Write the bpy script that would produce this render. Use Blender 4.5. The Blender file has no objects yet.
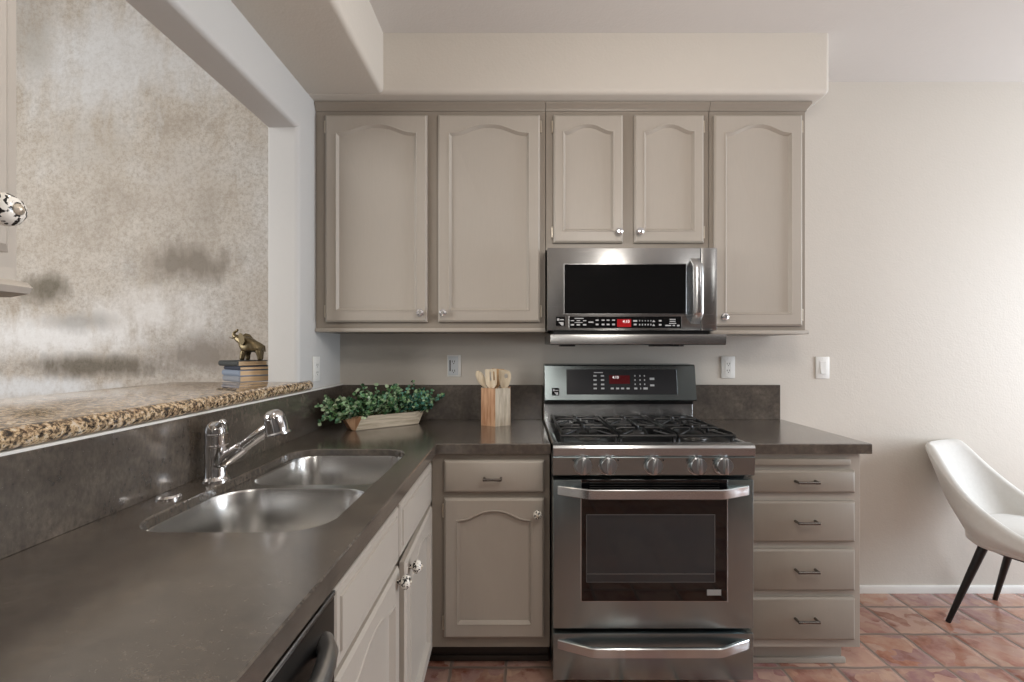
import bpy, bmesh, math, random
from mathutils import Vector, Matrix

random.seed(11)
PI = math.pi
SC = bpy.context.scene
COL = SC.collection

# ------------------------------------------------------------------ camera
CAM_Y, CAM_Z = -2.48, 1.291
cam_data = bpy.data.cameras.new('camera')
cam = bpy.data.objects.new('camera', cam_data)
COL.objects.link(cam)
cam.location = (0, CAM_Y, CAM_Z)
cam.rotation_euler = (PI / 2, 0, 0)
cam_data.sensor_width = 36.0
cam_data.lens = 36.0 * 469.0 / 1024.0
cam_data.shift_x = -6.0 / 1024.0
cam_data.shift_y = 7.0 / 1024.0
cam_data.clip_start = 0.02
SC.camera = cam

# ------------------------------------------------------------------ world, lights, exposure
world = bpy.data.worlds.new('world')
SC.world = world
world.use_nodes = True
wn = world.node_tree.nodes
wn['Background'].inputs['Color'].default_value = (0.80, 0.88, 1.0, 1)
wn['Background'].inputs['Strength'].default_value = 1.5


def area(name, loc, target, sx, sy, power, color=(1, 1, 1), spread=180):
    l = bpy.data.lights.new(name, 'AREA')
    l.shape = 'RECTANGLE'
    l.size, l.size_y = sx, sy
    l.energy = power
    l.color = color
    l.spread = math.radians(spread)
    o = bpy.data.objects.new(name, l)
    COL.objects.link(o)
    o.location = loc
    d = Vector(target) - Vector(loc)
    o.rotation_euler = d.to_track_quat('-Z', 'Y').to_euler()
    return o


area('daylight_right_window', (4.52, -1.20, 1.35), (0.0, -1.0, 1.2), 1.5, 1.8, 98, (0.86, 0.93, 1.0))
area('dining_room_daylight', (-3.6, -2.4, 2.2), (-1.9, 0.3, 1.6), 1.8, 1.8, 78, (1.0, 0.99, 0.97))
for nm, loc, en, rad, colr in (('kitchen_fill_bulb', (0.62, -1.75, 2.08), 25, 0.16, (1.0, 0.93, 0.85)), ('right_fill_light', (2.3, -2.3, 2.30), 9, 0.16, (1.0, 0.97, 0.93)),  # unseen fill lamps, added to brighten the upper cabinets and ceiling
                               ('rear_fill_light', (0.25, -4.0, 2.1), 21, 0.10, (1.0, 0.94, 0.87))):  # added fill, unseen, to light the space behind the camera
    pl = bpy.data.lights.new(nm, 'POINT')
    pl.energy = en
    pl.color = colr
    pl.shadow_soft_size = rad
    po = bpy.data.objects.new(nm, pl)
    COL.objects.link(po)
    po.location = loc
sp = bpy.data.lights.new('recessed_can_glow', 'SPOT')
sp.energy = 10
sp.color = (1.0, 0.86, 0.68)
sp.spot_size = math.radians(140)
sp.spot_blend = 0.6
sp.shadow_soft_size = 0.05
spo = bpy.data.objects.new('recessed_can_glow', sp)
COL.objects.link(spo)
spo.location = (-0.72, -1.52, 2.41)

vs = SC.view_settings
vs.view_transform = 'Standard'
vs.look = 'None'
vs.gamma = 1.0
vs.use_curve_mapping = False
vs.exposure = 0.14

# ------------------------------------------------------------------ helpers
WM = {}


class MB:
    """collects shapes into one mesh"""

    def __init__(self):
        self.bm = bmesh.new()

    def _mark(self, n0, mi):
        self.bm.faces.ensure_lookup_table()
        for f in self.bm.faces[n0:]:
            f.material_index = mi

    def box(self, x0, x1, y0, y1, z0, z1, bev=0.0, seg=2, mi=0, M=None):
        t = bmesh.new()
        bmesh.ops.create_cube(t, size=1.0)
        for v in t.verts:
            v.co = Vector(((x0 + x1) / 2 + v.co.x * (x1 - x0), (y0 + y1) / 2 + v.co.y * (y1 - y0), (z0 + z1) / 2 + v.co.z * (z1 - z0)))
        if bev > 0:
            bmesh.ops.bevel(t, geom=t.edges[:], offset=bev, segments=seg, profile=0.5, affect='EDGES')
        self.merge(t, mi, M)
        return self

    def merge(self, t, mi=None, M=None):
        if M is not None:
            bmesh.ops.transform(t, matrix=M, verts=t.verts[:])
        me = bpy.data.meshes.new('tmp')
        if mi is not None:
            for f in t.faces:
                f.material_index = mi
        t.to_mesh(me)
        t.free()
        self.bm.from_mesh(me)
        bpy.data.meshes.remove(me)
        return self

    def rings(self, rings, cap=True, closed=True, mi=0, M=None):
        t = bmesh.new()
        rv = [[t.verts.new(p) for p in r] for r in rings]
        n = len(rv[0])
        for a, b in zip(rv[:-1], rv[1:]):
            for i in range(n if closed else n - 1):
                j = (i + 1) % n
                try:
                    t.faces.new((a[i], a[j], b[j], b[i]))
                except ValueError:
                    pass
        if cap:
            for r in (rv[0], rv[-1]):
                try:
                    t.faces.new(r)
                except ValueError:
                    pass
        bmesh.ops.recalc_face_normals(t, faces=t.faces[:])
        self.merge(t, mi, M)
        return self

    def lathe(self, prof, origin, axis=(0, 0, 1), n=28, mi=0, cap=True):
        q = Vector((0, 0, 1)).rotation_difference(Vector(axis).normalized()).to_matrix().to_4x4()
        M = Matrix.Translation(origin) @ q
        rings = [[(max(r, 1e-5) * math.cos(2 * PI * i / n), max(r, 1e-5) * math.sin(2 * PI * i / n), h) for i in range(n)] for r, h in prof]
        return self.rings(rings, cap, True, mi, M)

    def cyl(self, p0, p1, r0, r1=None, n=20, mi=0):
        p0, p1 = Vector(p0), Vector(p1)
        r1 = r0 if r1 is None else r1
        return self.lathe([(r0, 0), (r1, (p1 - p0).length)], p0, p1 - p0, n, mi)

    def tube(self, pts, r, n=12, mi=0, flat=1.0, up=(0, 0, 1)):
        pts = [Vector(p) for p in pts]
        rr = r if isinstance(r, (list, tuple)) else [r] * len(pts)
        rings = []
        for i, p in enumerate(pts):
            d = (pts[min(i + 1, len(pts) - 1)] - pts[max(i - 1, 0)]).normalized()
            u = Vector(up)
            if abs(d.dot(u)) > 0.95:
                u = Vector((1, 0, 0))
            s = d.cross(u).normalized()
            w = s.cross(d).normalized()
            rings.append([p + s * math.cos(2 * PI * k / n) * rr[i] + w * math.sin(2 * PI * k / n) * rr[i] * flat for k in range(n)])
        return self.rings(rings, True, True, mi)

    def prism(self, poly, fn, d0, d1, mi=0, M=None):
        """poly: 2D points; fn(a, b, d) -> 3D"""
        return self.rings([[fn(a, b, d0) for a, b in poly], [fn(a, b, d1) for a, b in poly]], True, True, mi, M)

    def ball(self, c, r, mi=0, sx=1, sy=1, sz=1, seg=20, M=None):
        t = bmesh.new()
        bmesh.ops.create_uvsphere(t, u_segments=seg, v_segments=seg // 2 + 2, radius=r)
        for v in t.verts:
            v.co = Vector((v.co.x * sx, v.co.y * sy, v.co.z * sz))
        MM = Matrix.Translation(c) @ (M if M is not None else Matrix.Identity(4))
        return self.merge(t, mi, MM)

    def build(self, name, mats, parent=None, smooth=35):
        me = bpy.data.meshes.new(name)
        if parent is not None and parent in WM:
            bmesh.ops.transform(self.bm, matrix=WM[parent].inverted(), verts=self.bm.verts[:])
        self.bm.to_mesh(me)
        self.bm.free()
        return link_mesh(name, me, mats, parent, smooth)


def link_mesh(name, me, mats, parent=None, smooth=35):
    for m in (mats if isinstance(mats, (list, tuple)) else [mats]):
        me.materials.append(m)
    if smooth:
        for p in me.polygons:
            p.use_smooth = True
        me.set_sharp_from_angle(angle=math.radians(smooth))
    o = bpy.data.objects.new(name, me)
    COL.objects.link(o)
    if parent is not None:
        o.parent = parent
        WM[o] = WM[parent]
    else:
        WM[o] = Matrix.Identity(4)
    return o


def tag(o, label=None, cat=None, group=None, kind=None):
    if label:
        o['label'] = label
    if cat:
        o['category'] = cat
    if group:
        o['group'] = group
    if kind:
        o['kind'] = kind
    return o


def thing(name, label, cat, loc, rotz=0.0, group=None):
    o = bpy.data.objects.new(name, None)
    COL.objects.link(o)
    o.empty_display_size = 0.05
    o.location = loc
    o.rotation_euler = (0, 0, rotz)
    WM[o] = Matrix.Translation(loc) @ Matrix.Rotation(rotz, 4, 'Z')
    return tag(o, label, cat, group)


def struct(name, mb, mats, smooth=35):
    o = mb.build(name, mats, None, smooth)
    o['kind'] = 'structure'
    return o


def copy_tree(o, parent=None):
    c = o.copy()
    COL.objects.link(c)
    if parent is not None:
        c.parent = parent
    for ch in o.children:
        copy_tree(ch, c)
    return c


def text_mesh(mb, body, size, M, mi=0, depth=0.0004):
    cu = bpy.data.curves.new('text', 'FONT')
    cu.body = body
    cu.size = size
    cu.align_x = 'CENTER'
    cu.align_y = 'CENTER'
    cu.extrude = depth
    cu.resolution_u = 3
    ob = bpy.data.objects.new('text', cu)
    COL.objects.link(ob)
    dg = bpy.context.evaluated_depsgraph_get()
    me = bpy.data.meshes.new_from_object(ob.evaluated_get(dg))
    t = bmesh.new()
    t.from_mesh(me)
    mb.merge(t, mi, M)
    bpy.data.objects.remove(ob)
    bpy.data.curves.remove(cu)
    bpy.data.meshes.remove(me)


def skin_mesh(verts, edges, radii, sub=2):
    me = bpy.data.meshes.new('skin')
    me.from_pydata([tuple(v) for v in verts], edges, [])
    ob = bpy.data.objects.new('skin', me)
    COL.objects.link(ob)
    m = ob.modifiers.new('s', 'SKIN')
    m.use_smooth_shade = True
    for i, d in enumerate(me.skin_vertices[0].data):
        r = radii[i]
        d.radius = r if isinstance(r, tuple) else (r, r)
        d.use_root = (i == 0)
    s = ob.modifiers.new('d', 'SUBSURF')
    s.levels = s.render_levels = sub
    dg = bpy.context.evaluated_depsgraph_get()
    dg.update()
    out = bpy.data.meshes.new_from_object(ob.evaluated_get(dg))
    bpy.data.objects.remove(ob)
    bpy.data.meshes.remove(me)
    return out


# ------------------------------------------------------------------ materials
def S(r, g, b):
    f = lambda c: (c / 255 / 12.92) if c / 255 <= 0.04045 else ((c / 255 + 0.055) / 1.055) ** 2.4
    return (f(r), f(g), f(b), 1.0)


def mat(name, col, rough=0.5, metal=0.0, spec=0.5, coat=0.0, emit=None, es=0.0):
    m = bpy.data.materials.new(name)
    m.use_nodes = True
    b = m.node_tree.nodes['Principled BSDF']
    b.inputs['Base Color'].default_value = col
    b.inputs['Roughness'].default_value = rough
    b.inputs['Metallic'].default_value = metal
    b.inputs['Specular IOR Level'].default_value = spec
    b.inputs['Coat Weight'].default_value = coat
    if emit:
        b.inputs['Emission Color'].default_value = emit
        b.inputs['Emission Strength'].default_value = es
    m.diffuse_color = col
    return m


def nd(m, t, **kw):
    n = m.node_tree.nodes.new(t)
    for k, v in kw.items():
        if k in n.inputs:
            n.inputs[k].default_value = v
        else:
            setattr(n, k, v)
    return n


def lk(m, a, b):
    m.node_tree.links.new(a, b)


def coords(m, scale=(1, 1, 1), rot=(0, 0, 0), loc=(0, 0, 0)):
    tc = nd(m, 'ShaderNodeTexCoord')
    mp = nd(m, 'ShaderNodeMapping')
    mp.inputs['Scale'].default_value = scale
    mp.inputs['Rotation'].default_value = rot
    mp.inputs['Location'].default_value = loc
    lk(m, tc.outputs['Object'], mp.inputs['Vector'])
    return mp.outputs['Vector']


def noise(m, vec, scale, detail=4, rough=0.55):
    n = nd(m, 'ShaderNodeTexNoise')
    n.inputs['Scale'].default_value = scale
    n.inputs['Detail'].default_value = detail
    n.inputs['Roughness'].default_value = rough
    lk(m, vec, n.inputs['Vector'])
    return n.outputs['Fac']


def ramp(m, fac, stops):
    r = nd(m, 'ShaderNodeValToRGB')
    el = r.color_ramp.elements
    while len(el) < len(stops):
        el.new(0.5)
    for e, (p, c) in zip(el, stops):
        e.position = p
        e.color = c
    lk(m, fac, r.inputs['Fac'])
    return r.outputs['Color']


def mixc(m, fac, a, b, blend='MIX'):
    n = nd(m, 'ShaderNodeMix', data_type='RGBA', blend_type=blend)
    for sock, v in ((n.inputs[0], fac), (n.inputs[6], a), (n.inputs[7], b)):
        if hasattr(v, 'links'):
            lk(m, v, sock)
        else:
            sock.default_value = v
    return n.outputs[2]


def mth(m, op, a, b=None, clamp=False):
    n = nd(m, 'ShaderNodeMath', operation=op)
    n.use_clamp = clamp
    for i, v in enumerate((a, b)):
        if v is None:
            continue
        if hasattr(v, 'links'):
            lk(m, v, n.inputs[i])
        else:
            n.inputs[i].default_value = v
    return n.outputs[0]


def bsdf(m):
    return m.node_tree.nodes['Principled BSDF']


def setcol(m, c):
    lk(m, c, bsdf(m).inputs['Base Color'])


def bump(m, fac, strength=0.2, dist=0.002):
    b = nd(m, 'ShaderNodeBump')
    b.inputs['Strength'].default_value = strength
    b.inputs['Distance'].default_value = dist
    lk(m, fac, b.inputs['Height'])
    lk(m, b.outputs['Normal'], bsdf(m).inputs['Normal'])


def wall_paint(name, col, rough=0.55):
    m = mat(name, col, rough, spec=0.35)
    v = coords(m)
    n = noise(m, v, 95, 3)
    n2 = noise(m, v, 24, 3)
    bump(m, mth(m, 'ADD', n, n2), 0.25, 0.003)
    return m


M_WALL = wall_paint('beige_wall_paint', S(203, 197, 188))
M_WALL_L = wall_paint('cool_lit_wall_paint', S(197, 197, 196), 0.5)  # same wall paint, with the left wall's cool light put into the colour
M_CEIL = wall_paint('ceiling_paint', S(208, 204, 200), 0.6)
M_REAR = wall_paint('taupe_rear_wall', S(84, 81, 79))
M_WHITE = mat('white_trim_paint', S(222, 220, 216), 0.4)
M_CAULK = mat('white_caulk', S(225, 224, 220), 0.5)


def paint_wood(name, col):
    m = mat(name, col, 0.38, spec=0.45)
    v = coords(m, (60, 60, 5))
    g = noise(m, v, 2.2, 5)
    big = noise(m, coords(m), 5, 3)
    c = mixc(m, mth(m, 'MULTIPLY', g, 0.22), col, (col[0] * .72, col[1] * .70, col[2] * .68, 1))
    c = mixc(m, mth(m, 'MULTIPLY', big, 0.15), c, (col[0] * 1.15, col[1] * 1.12, col[2] * 1.08, 1))
    setcol(m, c)
    bump(m, g, 0.16, 0.0012)
    return m


M_CAB = paint_wood('taupe_cabinet_paint', S(174, 167, 158))
M_CAB_SHADE = paint_wood('shaded_taupe_cabinet_paint', S(146, 138, 128))  # same cabinet paint, darkened: shade on frames and right drawers put into the colour
M_CAB_DK = mat('dark_toe_kick', S(54, 47, 42), 0.5)


def stone(name):
    m = mat(name, S(92, 86, 80), 0.2, spec=1.0, coat=0.6)
    bsdf(m).inputs['Coat Roughness'].default_value = 0.18
    bsdf(m).inputs['Coat IOR'].default_value = 1.65
    v = coords(m)
    n1 = noise(m, v, 11, 5, 0.65)
    n2 = noise(m, coords(m, (1, 1.8, 1), (0, 0, 0.5)), 55, 4, 0.65)
    n3 = noise(m, coords(m, (1, 1, 1), (0, 0, 0.6)), 260, 2, 0.5)
    c = ramp(m, n1, [(0.3, S(76, 69, 63)), (0.55, S(95, 87, 79)), (0.75, S(116, 106, 96))])
    n2r = ramp(m, n2, [(0.36, (0, 0, 0, 1)), (0.64, (1, 1, 1, 1))])
    c = mixc(m, mth(m, 'MULTIPLY', n2r, 0.5), c, S(52, 48, 45))
    spk = ramp(m, n3, [(0.70, (0, 0, 0, 1)), (0.76, (1, 1, 1, 1))])
    c = mixc(m, mth(m, 'MULTIPLY', spk, 0.35), c, S(170, 166, 160))
    setcol(m, c)
    lk(m, mth(m, 'ADD', mth(m, 'MULTIPLY', n2, 0.14), 0.14), bsdf(m).inputs['Roughness'])
    bump(m, n2, 0.05, 0.001)
    return m


M_STONE = stone('grey_brown_limestone')


def granite():
    m = mat('gold_granite', S(170, 135, 90), 0.06, spec=1.0)
    v = coords(m)
    n1 = noise(m, v, 80, 4, 0.62)
    n2 = noise(m, v, 110, 3, 0.6)
    n3 = noise(m, v, 20, 3, 0.6)
    c = ramp(m, n1, [(0.36, S(48, 42, 38)), (0.46, S(132, 112, 90)), (0.54, S(204, 176, 138)), (0.66, S(226, 216, 198))])
    d = ramp(m, n2, [(0.41, (1, 1, 1, 1)), (0.45, (0, 0, 0, 1))])
    c = mixc(m, mth(m, 'MULTIPLY', d, 0.85), c, S(44, 40, 38))
    r = ramp(m, n3, [(0.55, (0, 0, 0, 1)), (0.7, (1, 1, 1, 1))])
    c = mixc(m, mth(m, 'MULTIPLY', r, 0.4), c, S(124, 88, 66))
    setcol(m, c)
    return m


M_GRANITE = granite()


def steel(name, col, rough, streak=(1.2, 1.2, 220), bp=0.0, aniso=0.7):
    m = mat(name, col, rough, 1.0)
    g = noise(m, coords(m, streak), 3.0, 3)
    lk(m, mth(m, 'ADD', mth(m, 'MULTIPLY', g, 0.02), rough - 0.01), bsdf(m).inputs['Roughness'])
    if bp:
        bump(m, g, bp, 0.0003)
    if aniso:
        tn = nd(m, 'ShaderNodeTangent', direction_type='RADIAL', axis='X')
        lk(m, tn.outputs[0], bsdf(m).inputs['Tangent'])
        bsdf(m).inputs['Anisotropic'].default_value = aniso
        bsdf(m).inputs['Anisotropic Rotation'].default_value = 0.0
    return m


M_STEEL = steel('brushed_stainless', S(162, 163, 163), 0.27)
M_STEEL_D = steel('dark_brushed_stainless', S(147, 158, 160), 0.26)
M_STEEL_B = steel('bright_stainless', S(196, 199, 201), 0.25)
M_SATIN = mat('satin_knob_metal', S(196, 197, 198), 0.28, 1.0)
M_SINK = steel('sink_stainless', S(212, 211, 209), 0.25, (1.5, 60, 1.5), 0.0, 0.0)
M_CHROME = mat('polished_chrome', S(226, 226, 228), 0.06, 1.0)
M_GLASSKNOB = mat('cut_glass_knob', S(214, 214, 216), 0.08, 0.75)
M_BLACK = mat('black_enamel', S(15, 15, 16), 0.3)
M_BLACKGLASS = mat('black_glass', S(10, 10, 11), 0.04, spec=0.6)
M_GLASS_IN = mat('oven_inner_glass', S(44, 48, 51), 0.06, spec=0.6)
M_PANEL = mat('dark_grey_control_glass', S(48, 48, 50), 0.16)
M_IRON = mat('cast_iron', S(17, 17, 18), 0.36)
M_BURNER = mat('burner_grey_metal', S(120, 118, 116), 0.35, 0.9)
M_LEGEND = mat('white_legend_print', S(185, 186, 188), 0.5)
M_STICKER = mat('grey_sticker', S(150, 150, 150), 0.5)
M_RED = mat('red_display_glow', S(60, 6, 8), 0.2, emit=S(190, 26, 30), es=0.55)
M_REDDARK = mat('dark_red_display_glow', S(32, 6, 8), 0.2, emit=S(90, 10, 16), es=0.4)
M_DIGIT = mat('lit_digits', S(220, 215, 215), 0.4, emit=S(230, 225, 225), es=0.8)
M_PULL = mat('worn_nickel_pull', S(120, 116, 112), 0.25, 0.95)
M_HINGE = mat('antique_hinge', S(196, 186, 170), 0.35, 0.6)
M_PLASTIC = mat('white_outlet_plastic', S(228, 228, 225), 0.35)
M_GFCI = mat('pale_grey_outlet_plastic', S(205, 210, 214), 0.3)
M_SLOT = mat('dark_slot', S(45, 43, 42), 0.6)
M_LEGBLACK = mat('black_chair_leg', S(14, 14, 16), 0.4)


def porcelain():
    m = mat('painted_porcelain', S(226, 222, 214), 0.15, spec=0.6)
    n = noise(m, coords(m), 150, 2, 0.5)
    k = ramp(m, n, [(0.53, (0, 0, 0, 1)), (0.55, (1, 1, 1, 1))])
    setcol(m, mixc(m, k, S(226, 222, 214), S(38, 36, 36)))
    return m


M_PORC = porcelain()


def velvet():
    m = mat('off_white_velvet', S(226, 224, 219), 0.7, spec=0.3)
    b = bsdf(m)
    b.inputs['Sheen Weight'].default_value = 0.35
    b.inputs['Sheen Roughness'].default_value = 0.4
    n = noise(m, coords(m), 60, 4)
    setcol(m, mixc(m, n, S(200, 198, 193), S(212, 210, 206)))
    return m


M_VELVET = velvet()


def saltillo():
    m = mat('saltillo_floor_tiles', S(170, 105, 80), 0.3, spec=0.5)
    tc = nd(m, 'ShaderNodeTexCoord')
    warp = nd(m, 'ShaderNodeTexNoise')
    warp.inputs['Scale'].default_value = 9
    lk(m, tc.outputs['Object'], warp.inputs['Vector'])
    sub = nd(m, 'ShaderNodeVectorMath', operation='SUBTRACT')
    sub.inputs[1].default_value = (0.5, 0.5, 0.5)
    lk(m, warp.outputs['Color'], sub.inputs[0])
    sc = nd(m, 'ShaderNodeVectorMath', operation='SCALE')
    sc.inputs['Scale'].default_value = 0.018
    lk(m, sub.outputs[0], sc.inputs[0])
    add = nd(m, 'ShaderNodeVectorMath', operation='ADD')
    lk(m, tc.outputs['Object'], add.inputs[0])
    lk(m, sc.outputs[0], add.inputs[1])
    off = nd(m, 'ShaderNodeVectorMath', operation='SUBTRACT')
    off.inputs[1].default_value = (1.95, -0.142, 0)
    lk(m, add.outputs[0], off.inputs[0])
    dv = nd(m, 'ShaderNodeVectorMath', operation='SCALE')
    dv.inputs['Scale'].default_value = 1 / 0.222
    lk(m, off.outputs[0], dv.inputs[0])
    fl = nd(m, 'ShaderNodeVectorMath', operation='FLOOR')
    lk(m, dv.outputs[0], fl.inputs[0])
    fr = nd(m, 'ShaderNodeVectorMath', operation='FRACTION')
    lk(m, dv.outputs[0], fr.inputs[0])
    sx = nd(m, 'ShaderNodeSeparateXYZ')
    lk(m, fr.outputs[0], sx.inputs[0])
    ex = mth(m, 'MINIMUM', sx.outputs[0], mth(m, 'SUBTRACT', 1.0, sx.outputs[0]))
    ey = mth(m, 'MINIMUM', sx.outputs[1], mth(m, 'SUBTRACT', 1.0, sx.outputs[1]))
    e = mth(m, 'MINIMUM', ex, ey)
    wn_ = nd(m, 'ShaderNodeTexWhiteNoise')
    lk(m, fl.outputs[0], wn_.inputs['Vector'])
    wadd = nd(m, 'ShaderNodeVectorMath', operation='ADD')
    lk(m, tc.outputs['Object'], wadd.inputs[0])
    lk(m, wn_.outputs['Color'], wadd.inputs[1])
    n1 = noise(m, wadd.outputs[0], 7, 5, 0.62)
    n2 = noise(m, wadd.outputs[0], 45, 4, 0.6)
    tone = ramp(m, wn_.outputs['Value'], [(0.0, S(140, 96, 84)), (0.3, S(178, 128, 106)), (0.55, S(146, 112, 114)), (0.8, S(190, 158, 144)), (1.0, S(160, 116, 102))])
    c = mixc(m, ramp(m, n1, [(0.45, (0, 0, 0, 1)), (0.68, (1, 1, 1, 1))]), tone, S(192, 162, 142))
    c = mixc(m, ramp(m, n1, [(0.30, (1, 1, 1, 1)), (0.44, (0, 0, 0, 1))]), c, S(122, 68, 52))
    c = mixc(m, mth(m, 'MULTIPLY', n2, 0.35), c, S(140, 102, 90))
    g = ramp(m, e, [(0.022, (1, 1, 1, 1)), (0.042, (0, 0, 0, 1))])
    c = mixc(m, g, c, S(128, 112, 103))
    setcol(m, c)
    h = mth(m, 'ADD', mth(m, 'MINIMUM', mth(m, 'MULTIPLY', e, 9.0), 1.0), mth(m, 'MULTIPLY', n1, 0.25))
    bump(m, h, 0.5, 0.006)
    lk(m, mth(m, 'ADD', mth(m, 'MULTIPLY', n2, 0.25), mth(m, 'ADD', mth(m, 'MULTIPLY', g, 0.3), 0.10)), bsdf(m).inputs['Roughness'])
    return m


M_FLOOR = saltillo()


def faux_wall():
    """old-plaster faux finish with smoky smudges painted on it (object coordinates: x, z on the wall)"""
    m = mat('faux_plaster_finish', S(186, 180, 170), 0.55, spec=0.4)
    v = coords(m)
    n1 = noise(m, v, 2.0, 5, 0.6)
    n2 = noise(m, v, 48, 7, 0.82)
    n3 = noise(m, coords(m, (1, 1, 0.3)), 9, 6, 0.72)
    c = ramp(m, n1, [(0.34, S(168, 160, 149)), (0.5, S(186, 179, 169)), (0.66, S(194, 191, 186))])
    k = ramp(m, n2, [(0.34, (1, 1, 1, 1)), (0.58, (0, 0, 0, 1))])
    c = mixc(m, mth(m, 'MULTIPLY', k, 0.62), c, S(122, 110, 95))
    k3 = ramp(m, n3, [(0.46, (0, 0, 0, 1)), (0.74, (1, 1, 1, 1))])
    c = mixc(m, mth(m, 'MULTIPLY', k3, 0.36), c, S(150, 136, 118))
    tc = nd(m, 'ShaderNodeTexCoord')
    sp_ = nd(m, 'ShaderNodeSeparateXYZ')
    lk(m, tc.outputs['Object'], sp_.inputs[0])
    wob = noise(m, v, 3.5, 4, 0.65)

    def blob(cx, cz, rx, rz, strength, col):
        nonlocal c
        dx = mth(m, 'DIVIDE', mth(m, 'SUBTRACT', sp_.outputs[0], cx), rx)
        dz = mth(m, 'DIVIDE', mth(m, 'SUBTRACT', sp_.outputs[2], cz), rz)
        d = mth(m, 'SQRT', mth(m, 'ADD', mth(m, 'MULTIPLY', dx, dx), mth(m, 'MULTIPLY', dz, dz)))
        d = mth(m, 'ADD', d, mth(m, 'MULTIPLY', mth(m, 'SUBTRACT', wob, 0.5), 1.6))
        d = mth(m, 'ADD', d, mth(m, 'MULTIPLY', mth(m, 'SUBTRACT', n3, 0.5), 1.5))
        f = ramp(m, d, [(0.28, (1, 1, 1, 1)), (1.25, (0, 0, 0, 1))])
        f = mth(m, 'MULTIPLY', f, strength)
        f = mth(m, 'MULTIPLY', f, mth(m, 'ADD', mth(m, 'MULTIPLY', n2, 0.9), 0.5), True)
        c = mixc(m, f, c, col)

    def P(u, v_):
        z_ = 2.78
        return ((u - 518) / 469 * z_, 1.291 - (v_ - 348) / 469 * z_)

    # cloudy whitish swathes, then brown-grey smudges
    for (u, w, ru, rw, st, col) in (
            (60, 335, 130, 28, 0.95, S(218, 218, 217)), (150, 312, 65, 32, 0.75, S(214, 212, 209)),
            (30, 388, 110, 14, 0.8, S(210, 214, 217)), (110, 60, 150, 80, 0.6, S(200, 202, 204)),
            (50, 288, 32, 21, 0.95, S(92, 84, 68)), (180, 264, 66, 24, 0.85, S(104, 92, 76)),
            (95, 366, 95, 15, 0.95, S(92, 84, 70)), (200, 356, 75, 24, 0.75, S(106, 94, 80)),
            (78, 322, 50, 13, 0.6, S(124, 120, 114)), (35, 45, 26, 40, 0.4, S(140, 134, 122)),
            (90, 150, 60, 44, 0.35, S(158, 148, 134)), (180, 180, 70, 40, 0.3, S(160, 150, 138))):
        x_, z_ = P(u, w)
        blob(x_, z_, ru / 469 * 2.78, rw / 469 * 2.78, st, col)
    setcol(m, c)
    bump(m, n2, 0.15, 0.003)
    return m


M_FAUX = faux_wall()


def raw_wood(name, a, b, axis=(40, 40, 4)):
    m = mat(name, a, 0.6, spec=0.3)
    n = noise(m, coords(m, axis), 1.8, 5, 0.6)
    setcol(m, ramp(m, n, [(0.32, b), (0.6, a)]))
    return m


M_WOOD_PALE = raw_wood('whitewashed_wood', S(205, 194, 176), S(160, 146, 126))
M_WOOD_ORANGE = raw_wood('knotty_cedar', S(206, 166, 132), S(166, 118, 84))
M_WOOD_CREAM = raw_wood('pale_spoon_wood', S(222, 208, 184), S(196, 176, 146))
M_WOOD_TAN = raw_wood('tan_spoon_wood', S(196, 160, 118), S(160, 118, 80))
M_GOLD = mat('aged_brass', S(118, 106, 82), 0.36, 0.85)
M_SOIL = mat('dark_moss', S(34, 34, 24), 0.9)
M_STEM = mat('plant_stem', S(92, 98, 60), 0.6)


def leaf_mat():
    m = mat('variegated_leaves', S(80, 120, 80), 0.42, spec=0.4)
    a = nd(m, 'ShaderNodeVertexColor', layer_name='leafcol')
    setcol(m, a.outputs['Color'])
    return m


M_LEAF = leaf_mat()

# ------------------------------------------------------------------ key dimensions
XL = -0.941          # kitchen face of the left wall
XL2 = -1.074         # dining side of that wall
ZC = 2.698           # ceiling
ZCT = 0.914          # worktop
ZS = 2.430           # soffit underside
Y_OPEN0, Y_OPEN1, Z_OPEN0, Z_OPEN1 = -1.90, -0.469, 1.098, 2.237
XR, YR = 4.60, -5.0  # right wall, rear wall
XD = -4.6            # dining room far left
ZD = 3.9             # the dining room is taller

# ------------------------------------------------------------------ setting
struct('floor', MB().box(XD, XR + 0.12, YR - 0.12, 0.45, -0.08, 0.0), M_FLOOR, 0)
struct('ceiling', MB().box(XL - 0.06, XR + 0.12, YR - 0.12, 0.45, ZC, ZC + 0.1), M_CEIL, 0)
struct('ceiling_dining', MB().box(XD, XL2, YR - 0.12, 0.45, ZD, ZD + 0.1), M_CEIL, 0)
struct('wall_upper', MB().box(XL2, XL2 + 0.06, YR, 0.42, ZC + 0.001, ZD), M_WALL_L, 0)
struct('wall_back', MB().box(XL, XR + 0.12, 0.0, 0.12, 0, ZC), M_WALL, 0)
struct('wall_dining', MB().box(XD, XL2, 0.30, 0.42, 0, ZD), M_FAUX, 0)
struct('wall_rear', MB().box(XD, XR + 0.12, YR - 0.12, YR, 0, ZD), M_REAR, 0)
struct('wall_far_left', MB().box(XD - 0.12, XD, YR, 0.42, 0, ZD), M_WALL_L, 0)


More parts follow.
